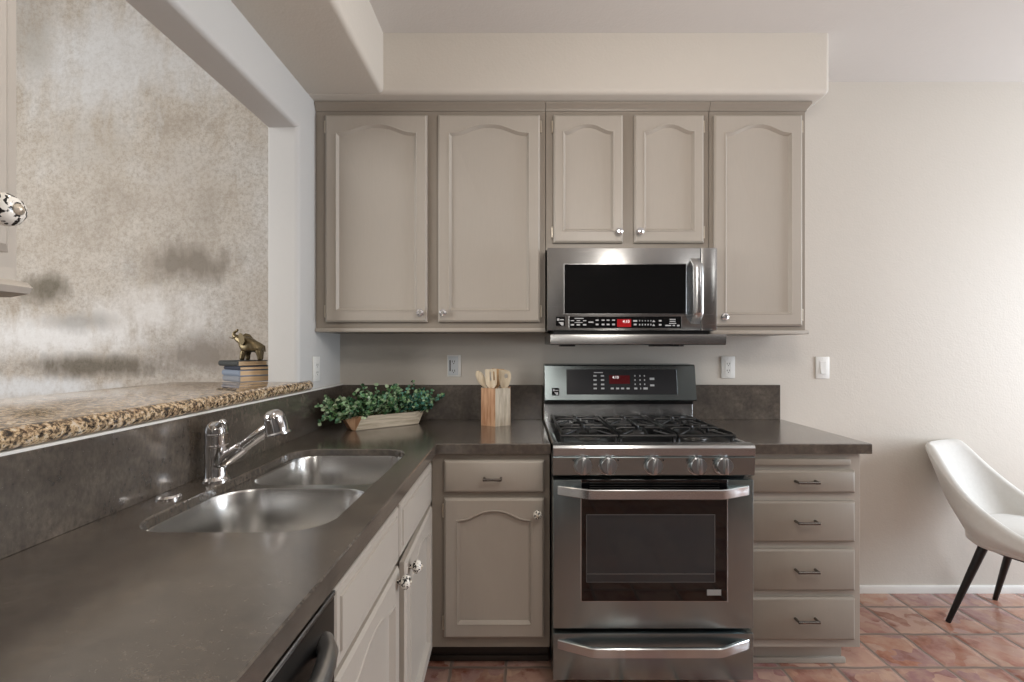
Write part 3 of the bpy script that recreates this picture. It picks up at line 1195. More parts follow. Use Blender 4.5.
def logo(parent, x, y, z, s, tilt=0.0):
    mb = MB()
    R = Matrix.Translation((x, y, z)) @ Matrix.Rotation(tilt, 4, 'X')
    mb.box(-s / 2, s / 2, -0.001, 0.001, -s / 2, s / 2, mi=0, M=R)
    mb.box(-s * .38, -s * .12, -0.0016, 0, s * .08, s * .32, mi=1, M=R)
    mb.box(-s * .04, s * .38, -0.0016, 0, s * .12, s * .24, mi=1, M=R)
    mb.prism([(-s * .2, -s * .08), (s * .34, -s * .08), (s * .34, -s * .46), (s * .12, -s * .46)], lambda a, b, d: (a, d, b), -0.0016, 0, 1, R)
    return mb.build('badge', [M_BLACKGLASS, M_LEGEND], parent)


def gas_range():
    t = thing('gas_range', 'stainless steel gas range with five burner knobs and oven door', 'range', (RXC, -0.36, 0))
    MB().box(RX0, RX1, -0.655, -0.03, 0.03, 0.885, 0.002, 1).box(RX0 + 0.04, RX1 - 0.04, -0.62, -0.06, 0.0, 0.031).build('body', M_BLACK, t)
    # cooktop: shallow black tray with stainless border and rolled front edge
    ct = MB()
    prof = [(-0.64, 0.886), (-0.730, 0.886), (-0.735, 0.891), (-0.736, 0.918), (-0.731, 0.927), (-0.722, 0.931), (-0.690, 0.932), (-0.672, 0.922), (-0.64, 0.920)]
    ct.prism(prof, lambda a, b, d: (d, a, b), RX0, RX1, 0)
    ct.box(RX0, RX1, -0.672, -0.10, 0.886, 0.916, 0, mi=0)
    for xa, xb in ((RX0, RX0 + 0.022), (RX1 - 0.022, RX1)):
        ct.box(xa, xb, -0.70, -0.10, 0.886, 0.928, 0.004, mi=0)
    ct.box(RX0 + 0.022, RX1 - 0.022, -0.665, -0.12, 0.90, 0.9185, 0.001, 1, mi=1)
    cook = ct.build('cooktop', [M_STEEL_B, M_BLACK], t, 30)
    # burners
    for bx, by, br in ((RX0 + 0.16, -0.53, 0.045), (RX0 + 0.16, -0.25, 0.038), (RXC, -0.39, 0.05), (RX1 - 0.16, -0.53, 0.05), (RX1 - 0.16, -0.25, 0.036)):
        MB().lathe([(br + .012, 0), (br + .012, 0.006), (br, 0.009), (br, 0.016)], (bx, by, 0.918), (0, 0, 1), 24, 0).lathe([(br * .86, 0.016), (br * .86, 0.021), (br * .7, 0.024), (0.001, 0.025)], (bx, by, 0.918), (0, 0, 1), 24, 1).build('burner', [M_BURNER, M_IRON], cook)
    # grates: three cast-iron sections
    gw = (RX1 - RX0 - 0.064) / 3
    for k in range(3):
        x0 = RX0 + 0.032 + k * gw + 0.003
        x1 = x0 + gw - 0.006
        y0, y1 = -0.655, -0.135
        zt = 0.956
        g = MB()
        for x in (x0 + 0.006, x1 - 0.006):
            g.tube([(x, y0, zt - 0.014), (x, y0 + 0.02, zt - 0.004), (x, (y0 + y1) / 2, zt - 0.006), (x, y1 - 0.02, zt - 0.004), (x, y1, zt - 0.014)], 0.0065, 8)
        for y in (y0 + 0.008, (y0 + y1) / 2, y1 - 0.008):
            g.tube([(x0, y, zt - 0.008), (x1, y, zt - 0.008)], 0.0062, 8)
        xm = (x0 + x1) / 2
        for yc in ((y0 * .74 + y1 * .26), (y0 * .26 + y1 * .74)):
            for dx, dy in ((1, 0), (-1, 0), (0, 1), (0, -1)):
                ex, ey = xm + dx * gw * .47, yc + dy * 0.122
                ix, iy = xm + dx * 0.022, yc + dy * 0.022
                g.tube([(ex, ey, zt - 0.008), (ex * .7 + ix * .3, ey * .7 + iy * .3, zt + 0.002), (ix, iy, zt + 0.002), (ix, iy, zt - 0.006)], [0.006, 0.0058, 0.0052, 0.004], 8)
            for dx, dy in ((1, 1), (-1, 1), (1, -1), (-1, -1)):
                ex, ey = xm + dx * gw * .45, yc + dy * 0.112
                ix, iy = xm + dx * 0.045, yc + dy * 0.055
                g.tube([(ex, ey, zt - 0.01), (ix, iy, zt), (ix, iy, zt - 0.008)], [0.006, 0.005, 0.004], 8)
        for x in (x0 + 0.006, x1 - 0.006):
            for y in (y0 + 0.02, (y0 + y1) / 2, y1 - 0.02):
                g.cyl((x, y, 0.9185), (x, y, zt - 0.008), 0.0075, 0.0058, 8)
        g.build('grate', M_IRON, t)
    # control panel
    cp = MB().prism([(-0.65, 0.813), (-0.722, 0.813), (-0.726, 0.816), (-0.732, 0.882), (-0.729, 0.8855), (-0.65, 0.8855)], lambda a, b, d: (d, a, b), RX0 - 0.001, RX1 + 0.001).build('control_panel', M_STEEL_D, t)
    ax = Vector((0, -1, 0.08)).normalized()
    for u in (583.4, 608.4, 653.7, 697.6, 723.6):
        x = (u - 518) / 269
        p = Vector((x, -0.7265, 0.853))
        kb = MB().lathe([(0.0355, 0), (0.0355, 0.003), (0.032, 0.004), (0.0315, 0.006), (0.030, 0.024), (0.028, 0.027), (0.001, 0.0275)], p, ax, 30)
        R = Matrix.Translation(p + ax * 0.026) @ Vector((0, -1, 0)).rotation_difference(ax).to_matrix().to_4x4() @ Matrix.Rotation(random.uniform(-0.1, 0.1), 4, 'Y')
        kb.box(-0.0075, 0.0075, -0.012, 0.003, -0.029, 0.029, 0.003, M=R)
        k_ = kb.build('knob', M_SATIN, cp)
        # printed burner marks beside the knob
        mx = x - 0.040 if (u < 600 or u > 690) else x + 0.034
        MB().box(mx, mx + 0.007, -0.7330, -0.729, 0.870, 0.8755).build('burner_mark', M_SLOT, cp)
    # oven door
    yd = -0.722
    d = MB().box(RX0, RX1, yd, -0.660, 0.2385, 0.797, 0.004).build('oven_door', M_STEEL_D, t)
    wx0, wx1 = 0.238, 0.783
    MB().box(wx0 - 0.0035, wx1 + 0.0035, yd - 0.0012, yd + 0.01, 0.3395, 0.7975, 0.001, 1).build('window_trim', M_STEEL_B, d)
    gl = MB().box(wx0, wx1, yd - 0.0030, yd + 0.01, 0.343, 0.7972, 0.001, 1).build('window', M_BLACKGLASS, d)
    MB().box(0.255, 0.738, yd - 0.0034, yd, 0.414, 0.669, 0.0001, 1).build('inner_window', M_GLASS_IN, d)
    fr = MB()
    for a0, a1, b0, b1 in ((0.255, 0.738, 0.666, 0.669), (0.255, 0.738, 0.444, 0.4475), (0.255, 0.738, 0.414, 0.416), (0.255, 0.258, 0.414, 0.669), (0.735, 0.738, 0.414, 0.669)):
        fr.box(a0, a1, yd - 0.0038, yd - 0.003, b0, b1)
    fr.build('inner_frame', mat('oven_frame_grey', S(86, 86, 86), 0.3), d)
    for z in (0.786, 0.777, 0.768):
        MB().box(wx0 + 0.03, wx1 - 0.03, yd - 0.0052, yd - 0.002, z - 0.0015, z + 0.0015, 0.0005, 1).build('vent_slot', M_BLACK, d)
    st = MB().box(0.707, 0.760, yd - 0.0038, yd, 0.3655, 0.387).build('sticker', M_STICKER, d)
    handle_bowed('handle', d, RX0 + 0.012, RX1 - 0.012, yd, 0.056, 0.757, 0.036, 0.014, 0.11, M_STEEL_B)
    # storage drawer
    dr = MB().box(RX0, RX1, yd, -0.655, 0.045, 0.2215, 0.004).build('drawer', M_STEEL_D, t)
    handle_bowed('handle', dr, RX0 + 0.012, RX1 - 0.012, yd, 0.056, 0.180, 0.036, 0.014, 0.12, M_STEEL_B)
    # backguard
    bg = MB()
    bg.box(RX0 - 0.001, RX1 + 0.001, -0.105, -0.025, 0.90, 1.012, 0.002, 1)
    bg.build('backguard', M_STEEL_B, t)
    MB().box(RX0 + 0.004, RX1 - 0.004, -0.125, -0.03, 1.008, 1.030).build('backguard_gap', M_BLACK, t)
    yb0, yb1, z0, z1 = -0.165, -0.140, 1.0285, 1.207
    con = MB().prism([(-0.03, z0), (yb0 + 0.006, z0), (yb0, z0 + 0.006), (yb1, z1 - 0.006), (yb1 + 0.008, z1), (-0.03, z1 + 0.003)], lambda a, b, d: (d, a, b), RX0 + 0.0015, RX1 - 0.0015).build('control_console', M_STEEL_D, t)
    tilt = math.atan2(yb1 - yb0, z1 - z0)
    # local frame on the sloping face: x, z measured along the face
    F = Matrix.Translation((0, yb0, z0 + 0.006)) @ Matrix.Rotation(-tilt, 4, 'X')
    su = lambda u: (u - 518) / 201.5
    sz = lambda v: (400.0 - v) / 201.5 * 1.0
    pn = MB()
    pn.box(su(566.5), su(677), -0.0015, 0.002, sz(394.6), sz(369.5), 0.0012, 1, M=F)
    p = pn.build('display_panel', M_PANEL, con)
    rd = MB()
    rd.box(su(609), su(629.8), -0.0022, 0, sz(384), sz(375.5), M=F)
    text_mesh(rd, '4:10', 0.019, F @ Matrix.Translation((su(615.5), -0.0026, sz(377.6))) @ Matrix.Rotation(PI / 2, 4, 'X'), 1)
    rd.build('display', [M_REDDARK, M_DIGIT], con)

    def pad(u, v, w=3.0, h=1.4):
        MB().box(su(u - w / 2), su(u + w / 2), -0.0021, 0, sz(v + h / 2), sz(v - h / 2), M=F).build('button', M_LEGEND, con)
    pad(598.5, 372.7, 9, 0.9)
    for v in (376, 380.2, 384.6, 388.6):
        pad(595, v, 3.2, 1.5)
        pad(602.5, v, 3.2, 1.5)
    for u in (612, 617.3, 622.3, 627.8):
        pad(u, 388.6, 3, 1.6)
    for u in (635, 640, 644.5):
        for v in (376, 380.2, 384.4):
            pad(u, v, 1.1, 1.5)
    pad(635.5, 388.6, 3, 1.8)
    pad(640.4, 388.6, 0.8, 1.8)
    pad(645.2, 388.6, 4.2, 2.0)
    pad(652, 379, 4.6, 2.2)
    pad(652, 385.5, 4.2, 1.8)
    q = F @ Vector((su(555.5), -0.001, sz(391.8)))
    logo(con, q.x, q.y, q.z, 0.036, -tilt)


gas_range()

# ------------------------------------------------------------------ microwave
def microwave():
    s = 224.6
    yf = -0.392
    ux = lambda u: (u - 518) / s
    vz = lambda v: CAM_Z - (v - 348) / s
    x0, x1 = ux(547.3), ux(717)
    t = thing('microwave', 'stainless over-the-range microwave mounted under the short wall cabinet', 'microwave', ((x0 + x1) / 2, -0.2, vz(331)))
    MB().box(x0 + 0.004, x1 - 0.002, yf + 0.03, -0.003, vz(331) + 0.002, 1.7435, 0.002, 1).build('body', M_STEEL, t)
    MB().box(ux(701.3), x1, yf, yf + 0.032, vz(330.5), vz(247.8), 0.003).build('side_panel', M_STEEL, t)
    d = MB().box(x0, ux(700.8), yf, yf + 0.032, vz(330.5), vz(247.8), 0.004).build('door', M_STEEL, t)
    MB().box(ux(563.6), ux(686.6), yf - 0.0012, yf + 0.01, vz(314.4), vz(263.6), 0.001, 1).build('window_trim', M_STEEL, d)
    MB().box(ux(564.4), ux(685.8), yf - 0.003, yf + 0.01, vz(313.6), vz(264.4), 0.001, 1).build('window', M_BLACKGLASS, d)
    p = MB().box(ux(569.2), ux(681), yf - 0.002, yf + 0.01, vz(328), vz(316.6), 0.001, 1).build('control_strip', M_BLACKGLASS, d)
    for u in (568.9, 681.3):
        MB().box(ux(u - 0.5), ux(u + 0.5), yf - 0.0024, yf, vz(328.6), vz(316)).build('strip_trim', M_STEEL_B, d)

    def pad(u, v, w, h=1.2):
        MB().box(ux(u - w / 2), ux(u + w / 2), yf - 0.0026, yf, vz(v + h / 2), vz(v - h / 2)).build('button', M_LEGEND, d)
    pad(579, 318.4, 9, 0.8)
    for u in (572.3, 578.3, 584.6):
        pad(u, 320.7, 3.4, 0.9)
        pad(u, 324.8, 3.4, 1.5)
    pad(578.5, 322.6, 8, 0.6)
    pad(590.9, 322.2, 5, 1.3)
    for u in (597, 603, 608, 613.4):
        pad(u, 320.2, 3, 1.2)
        pad(u, 324.5, 2.8, 1.6)
    pad(635, 320.9, 4, 1.6)
    pad(635, 324.5, 3, 1.6)
    for k in range(5):
        pad(639.5 + k * 2.8, 320.8, 0.8, 1.3)
        pad(639.5 + k * 2.8, 324.7, 0.9, 1.7)
    for v in (321.1, 325.1):
        MB().prism([(ux(652), vz(v + 0.9)), (ux(655), vz(v + 0.9)), (ux(653.5), vz(v - 1.1))], lambda a, b, dd: (a, dd, b), yf - 0.0026, yf).build('button', M_LEGEND, d)
    pad(660, 320.8, 2.6, 1.5)
    pad(660, 324.8, 2.6, 1.6)
    for v, w in ((319.4, 6), (321.3, 6), (323.4, 7)):
        pad(672.5, v, w, 0.8)
    pad(668, 325.5, 6, 1.2)
    pad(673.7, 325.5, 2.4, 1.2)
    pad(678, 325.6, 2.4, 1.6)
    rd = MB().box(ux(617), ux(631), yf - 0.0027, yf, vz(327), vz(319.2))
    text_mesh(rd, '4:10', 0.018, Matrix.Translation((ux(626), yf - 0.0031, vz(321.6))) @ Matrix.Rotation(PI / 2, 4, 'X'), 1)
    rd.build('display', [M_RED, M_DIGIT], d)
    logo(d, ux(560.4), yf - 0.001, vz(321.4), 0.040)
    # vertical bar handle, bowed out from the door
    xh = ux(695.2)
    w = 0.021
    rings = []
    zt, zb = vz(258.5), vz(324)
    for z, o_ in ((zt, 0.0), (zt - 0.012, 0.010), (zt - 0.034, 0.036), (zt - 0.05, 0.041), (zb + 0.05, 0.041), (zb + 0.034, 0.036), (zb + 0.012, 0.010), (zb, 0.0)):
        y = yf - o_
        rings.append([(xh - w, y + 0.001, z), (xh - w * .55, y - 0.006, z), (xh + w * .55, y - 0.006, z), (xh + w, y + 0.001, z), (xh + w, y + 0.009, z), (xh - w, y + 0.009, z)])
    MB().rings(rings).build('handle', M_STEEL_B, d, 40)
    # under-side hood visor that sticks out below the door
    MB().box(x0 + 0.03, x1 - 0.03, yf + 0.02, -0.03, vz(335), vz(330.4)).build('vent_recess', M_BLACK, t)
    sv = 232.5
    vx = lambda u: (u - 518) / sv
    v_ = MB().prism([(-0.461, CAM_Z + 13.5 / sv), (-0.463, CAM_Z + 12.5 / sv), (-0.459, CAM_Z + 3.8 / sv), (-0.450, CAM_Z + 3.0 / sv), (-0.02, CAM_Z + 3.0 / sv + 0.006), (-0.02, CAM_Z + 13.5 / sv)],
                    lambda a, b, dd: (dd, a, b), vx(550.5), vx(726.5), 0).build('hood_visor', M_STEEL, t)
    for u0, u1 in ((562, 577), (659, 679), (684, 689)):
        MB().box(vx(u0), vx(u1), -0.40, -0.30, CAM_Z + 1.6 / sv, CAM_Z + 4 / sv, 0.001, 1).build('hood_lamp_cover', M_SLOT, v_)


microwave()

# ------------------------------------------------------------------ outlets and switch
def plate(name, label, cat, x, y, z, rotz, kind):
    """kind: gfci, duplex, rocker"""
    t = thing(name, label, cat, (x, y, z), rotz, 'wall plates' if False else None)
    W = WM[t]
    w, h = 0.036, 0.0575
    if kind == 'gfci':
        MB().box(-w, w, -0.0055, -0.0005, -h, h, 0.002, M=W).build('plate', M_PLASTIC, t)
        m_ = MB().box(-0.030, 0.022, -0.0085, -0.004, -0.050, 0.050, 0.0015, mi=0, M=W)
        for zc in (-0.026, 0.022):
            for sx in (-0.008, 0.004):
                m_.box(sx - 0.0014, sx + 0.0014, -0.0092, -0.008, zc - 0.004, zc + 0.006, mi=1, M=W)
            m_.box(-0.004, 0.001, -0.0092, -0.008, zc - 0.012, zc - 0.008, mi=1, M=W)
        m_.build('receptacle', [M_GFCI, M_SLOT], t)
        MB().box(-0.023, -0.017, -0.0095, -0.008, -0.028, 0.030, 0.0006, 1, M=W).build('test_button', M_SLOT, t)
    else:
        MB().box(-w, w, -0.0065, -0.0005, -h, h, 0.0025, M=W).build('plate', M_PLASTIC, t)
        m_ = MB().box(-0.0168, 0.0168, -0.0085, -0.005, -0.034, 0.034, 0.001, 1, mi=0, M=W)
        if kind == 'duplex':
            for zc in (-0.018, 0.018):
                for sx in (-0.0065, 0.0065):
                    m_.box(sx - 0.0012, sx + 0.0012, -0.0092, -0.008, zc - 0.003, zc + 0.006, mi=1, M=W)
                m_.box(-0.002, 0.002, -0.0092, -0.008, zc - 0.011, zc - 0.007, mi=1, M=W)
            m_.build('receptacle', [M_PLASTIC, M_SLOT], t)
        else:
            m_.build('rocker_frame', [M_PLASTIC, M_SLOT], t)
            MB().prism([(-0.0085, -0.031), (-0.0155, -0.031), (-0.0095, 0.0), (-0.0085, 0.031), (-0.006, 0.031), (-0.006, -0.031)], lambda a, b, d: (d, a, b), -0.014, 0.014, 0, W).build('rocker', M_PLASTIC, t)
    for zc in (-0.048, 0.048):
        if kind != 'gfci':
            MB().lathe([(0.003, 0), (0.0025, 0.0008), (0.0005, 0.001)], W @ Vector((0, -0.0064, zc)), W.to_3x3() @ Vector((0, -1, 0)), 10).build('screw', M_PLASTIC, t)
    return t


plate('wall_outlet', 'white outlet with pale grey insert on the back wall between planter and utensil holder', 'outlet', -0.338, 0, 1.197, 0, 'gfci')
plate('wall_outlet', 'white outlet on the back wall just right of the range console', 'outlet', 1.109, 0, 1.189, 0, 'duplex')
plate('light_switch', 'white rocker light switch on the bare back wall right of the wall cabinets', 'light switch', 1.608, 0, 1.187, 0, 'rocker')
plate('wall_outlet', 'white outlet on the left wall at the end of the granite bar top', 'outlet', XL, -0.300, 1.194, PI / 2, 'duplex')

# ------------------------------------------------------------------ books and elephant
bang = math.radians(53)
bz = ZB
for i, (L, W_, T, dx, da, col, lab) in enumerate((
        (0.160, 0.142, 0.026, 0.000, 0.0, S(134, 138, 146), 'grey blue hardback book at the bottom of the stack on the bar'),
        (0.160, 0.142, 0.025, 0.000, 1.0, S(128, 140, 158), 'pale blue hardback book second from the bottom of the stack'),
        (0.158, 0.140, 0.016, -0.004, -1.5, S(38, 46, 64), 'thin navy hardback book second from the top of the stack'),
        (0.150, 0.132, 0.024, 0.004, 6.0, S(52, 56, 56), 'dark grey green hardback book on top of the stack under the elephant'))):
    ang = bang + math.radians(da)
    cx0, cy0 = -1.176, -0.500
    if i == 3:
        cx0, cy0 = -1.196, -0.478
    t = thing('book', lab, 'book', (cx0, cy0, bz), ang, 'books stacked on the bar top')
    Wd = WM[t]
    mc = mat('book_cloth', col, 0.6)
    c = MB()
    c.box(0, W_, 0, L, 0, 0.0028, 0.0008, 1, M=Wd).box(0, W_, 0, L, T - 0.0028, T, 0.0008, 1, M=Wd)
    c.prism([(0.004, 0), (-0.003, T * .2), (-0.0045, T * .5), (-0.003, T * .8), (0.004, T), (0.004, T - 0.002), (0.004, 0.002)], lambda a, b, d: (a, d, b), 0, L, 0, Wd)
    c.build('cover', mc, t)
    MB().box(0.003, W_ - 0.004, 0.0035, L - 0.0035, 0.0028, T - 0.0028, M=Wd).build('pages', raw_wood('book_pages', S(216, 188, 152), S(190, 158, 122), (3, 3, 300)), t)
    bz += T
ZBK = bz


def elephant():
    cx, cy = -1.186, -0.392
    ang = math.radians(8)
    t = thing('elephant_figurine', 'small aged brass elephant with raised trunk on the book stack', 'figurine', (cx, cy, ZBK), ang)
    s = 0.113   # shoulder height
    V, E, R = [], [], []

    def add(p, r, parent=None):
        V.append(Vector((p[0] * 0.84, p[1], p[2])) * s)
        R.append((r[0] * s, r[1] * s) if isinstance(r, tuple) else r * s)
        if parent is not None:
            E.append((parent, len(V) - 1))
        return len(V) - 1
    pel = add((0.30, 0, 0.70), 0.27)
    mid = add((0.05, 0, 0.68), 0.30, pel)
    sho = add((-0.20, 0, 0.72), 0.27, mid)
    nek = add((-0.40, 0, 0.86), 0.20, sho)
    hed = add((-0.56, 0, 1.00), 0.235, nek)
    t1 = add((-0.72, 0, 1.00), 0.11, hed)
    t2 = add((-0.80, 0, 1.08), 0.075, t1)
    t3 = add((-0.75, 0, 1.19), 0.06, t2)
    t4 = add((-0.64, 0, 1.22), 0.05, t3)
    t5 = add((-0.60, 0, 1.31), 0.045, t4)
    jaw = add((-0.62, 0, 0.84), 0.06, hed)
    for sy, fx_ in ((-1, -0.06), (1, 0.04)):
        a = add((-0.26 + fx_ * .3, sy * 0.15, 0.45), 0.125, sho)
        b = add((-0.28 + fx_, sy * 0.16, 0.20), 0.095, a)
        add((-0.29 + fx_, sy * 0.16, 0.065), 0.105, b)
        a = add((0.34 - fx_ * .3, sy * 0.15, 0.45), 0.14, pel)
        b = add((0.38 - fx_, sy * 0.16, 0.20), 0.095, a)
        add((0.37 - fx_, sy * 0.16, 0.065), 0.105, b)
    tl = add((0.56, 0, 0.66), 0.035, pel)
    add((0.60, 0, 0.40), 0.025, tl)
    me = skin_mesh(V, E, R)
    # set the feet on the book
    zmin = min(v.co.z for v in me.vertices)
    for v in me.vertices:
        v.co.z -= zmin
    link_mesh('body', me, M_GOLD, t, 60)
    W = WM[t]
    for sy in (-1, 1):
        rings = []
        pts = []
        n = 16
        out = [(-0.46, 1.02), (-0.38, 1.07), (-0.24, 1.03), (-0.14, 0.90), (-0.12, 0.74), (-0.20, 0.62), (-0.30, 0.58), (-0.38, 0.68), (-0.46, 0.82)]
        r0 = [((x * 0.84) * s, sy * (0.20 + 0.16 * min(1, (x + 0.46) / 0.3)) * s, z * s) for x, z in out]
        r1 = [((x), y + sy * 0.035 * s, z) for x, y, z in r0]
        MB().rings([r0, r1], M=W).build('ear', M_GOLD, t, 50)
        MB().tube([W @ (Vector(p) * s) for p in ((-0.54, sy * 0.11, 0.92), (-0.66, sy * 0.12, 0.86), (-0.76, sy * 0.12, 0.90))], [0.030 * s, 0.026 * s, 0.008 * s], 8).build('tusk', M_GOLD, t)


elephant()

# ------------------------------------------------------------------ utensil holder and utensils
def utensils():
    cx, cy, R = -0.109, -0.150, 0.082
    h = 0.182
    t = thing('utensil_holder', 'hexagonal wooden utensil holder, half cedar and half whitewashed, left of the range', 'utensil holder', (cx, cy, ZCT))
    # six staves around a hollow, one corner to the front
    W = WM[t]
    ang = [-PI / 2 + k * PI / 3 for k in range(6)]
    for k in range(6):
        a0, a1 = ang[k], ang[(k + 1) % 6]
        o0, o1 = Vector((math.cos(a0), math.sin(a0))), Vector((math.cos(a1), math.sin(a1)))
        ri = R - 0.014
        poly = [o0 * R, o1 * R, o1 * ri, o0 * ri]
        mb = MB().prism([tuple(p) for p in poly], lambda a, b, d: (cx + a, cy + b, ZCT + d), 0.0, h)
        s = mb.build('stave', M_WOOD_ORANGE if k in (5, 3, 1) else M_WOOD_PALE, t, 20)
        if k == 5:
            s['label'] = 'knotty orange stave'
        if k == 0:
            s['label'] = 'whitewashed stave'
    MB().prism([(math.cos(a) * (R - 0.014), math.sin(a) * (R - 0.014)) for a in ang], lambda a, b, d: (cx + a, cy + b, ZCT + d), 0.0, 0.012).build('bottom', M_WOOD_PALE, t)
    zb = ZCT + 0.016

    def frame(bx, by, tx, ty, zt, roll=0.0):
        """matrix whose z runs along the utensil from its foot, x across the blade"""
        p0, p1 = Vector((cx + bx, cy + by, zb)), Vector((cx + tx, cy + ty, zt))
        z = (p1 - p0).normalized()
        y = Vector((0, 1, 0)) - z * z.y
        y.normalize()
        x = y.cross(z)
        M = Matrix((x, y, z)).transposed().to_4x4()
        return Matrix.Translation(p0) @ M @ Matrix.Rotation(roll, 4, 'Z'), (p1 - p0).length

    def outline(mb, pts, thick, M, mi=0, hole=None):
        t_ = bmesh.new()
        for y in (-thick / 2, thick / 2):
            ee = []
            for L in [pts] + (hole or []):
                vv = [t_.verts.new((x, y, z)) for x, z in L]
                for i in range(len(vv)):
                    ee.append(t_.edges.new((vv[i], vv[(i + 1) % len(vv)])))
            bmesh.ops.triangle_fill(t_, use_beauty=True, edges=ee, normal=(0, 1, 0))
        t_.verts.ensure_lookup_table()
        n_all = len(pts) + sum(len(L) for L in (hole or []))
        o = 0
        for L in [pts] + (hole or []):
            for i in range(len(L)):
                j = (i + 1) % len(L)
                t_.faces.new((t_.verts[o + i], t_.verts[o + j], t_.verts[n_all + o + j], t_.verts[n_all + o + i]))
            o += len(L)
        bmesh.ops.recalc_face_normals(t_, faces=t_.faces[:])
        mb.merge(t_, mi, M)

    def ell(cx_, cz_, rx, rz, n=20, a0=0, a1=2 * PI):
        return [(cx_ + rx * math.cos(a0 + (a1 - a0) * k / n), cz_ + rz * math.sin(a0 + (a1 - a0) * k / n)) for k in range(n)]
    # spoon leaning to the left
    M, L = frame(0.036, -0.012, -0.088, -0.015, 1.168)
    mb = MB().tube([M @ Vector(p) for p in ((0, 0, 0), (0, 0, L * .5), (0, 0, L - 0.055))], [0.006, 0.0065, 0.008], 10)
    mb.ball(M @ Vector((0, 0, L - 0.032)), 0.033, 0, 0.62, 0.32, 1.35, 18, M.to_3x3().to_4x4())
    o = mb.build('wooden_spoon', M_WOOD_CREAM)
    tag(o, 'pale wooden spoon leaning left in the utensil holder', 'spoon', 'wooden utensils in the holder')
    # slotted turner
    M, L = frame(-0.012, -0.040, -0.024, -0.040, 1.188)
    b = MB()
    b.tube([M @ Vector(p) for p in ((0, 0, 0), (0, 0, L * .5), (0, 0, L - 0.085))], [0.006, 0.0065, 0.008], 10)
    blade = [(-0.008, L - 0.100), (0.008, L - 0.100), (0.026, L - 0.075), (0.028, L - 0.05), (0.028, L), (-0.028, L), (-0.028, L - 0.05), (-0.026, L - 0.075)]
    holes = [[(x - 0.0035, L - 0.056), (x + 0.0035, L - 0.056), (x + 0.0035, L - 0.012), (x - 0.0035, L - 0.012)] for x in (-0.003, 0.014)]
    outline(b, blade, 0.006, M, 0, holes)
    tag(b.build('slotted_turner', M_WOOD_CREAM), 'whitewashed slotted turner standing in the utensil holder', 'turner', 'wooden utensils in the holder')
    # tan flat spatula behind
    M, L = frame(-0.01, 0.03, 0.006, 0.044, 1.186)
    b = MB()
    b.tube([M @ Vector(p) for p in ((0, 0, 0), (0, 0, L - 0.085))], [0.006, 0.008], 10)
    outline(b, [(-0.008, L - 0.095), (0.008, L - 0.095), (0.030, L - 0.06), (0.034, L), (-0.030, L), (-0.026, L - 0.06)], 0.006, M)
    tag(b.build('flat_spatula', M_WOOD_TAN), 'tan flat spatula at the back of the utensil holder', 'spatula', 'wooden utensils in the holder')
    # round pierced server at the right
    M, L = frame(0.030, 0.012, 0.042, -0.016, 1.183)
    b = MB()
    b.tube([M @ Vector(p) for p in ((0, 0, 0), (0, 0, L - 0.085))], [0.006, 0.008], 10)
    o_ = [(-0.009, L - 0.10), (0.012, L - 0.10), (0.026, L - 0.075), (0.034, L - 0.045), (0.034, L - 0.02), (0.024, L - 0.004), (0.006, L), (-0.028, L), (-0.026, L - 0.045), (-0.018, L - 0.075)]
    outline(b, o_, 0.007, M, 0, [ell(0.010, L - 0.030, 0.009, 0.013, 14)])
    tag(b.build('pierced_server', M_WOOD_CREAM), 'wooden server with a round hole at the right of the utensil holder', 'serving spoon', 'wooden utensils in the holder')


utensils()

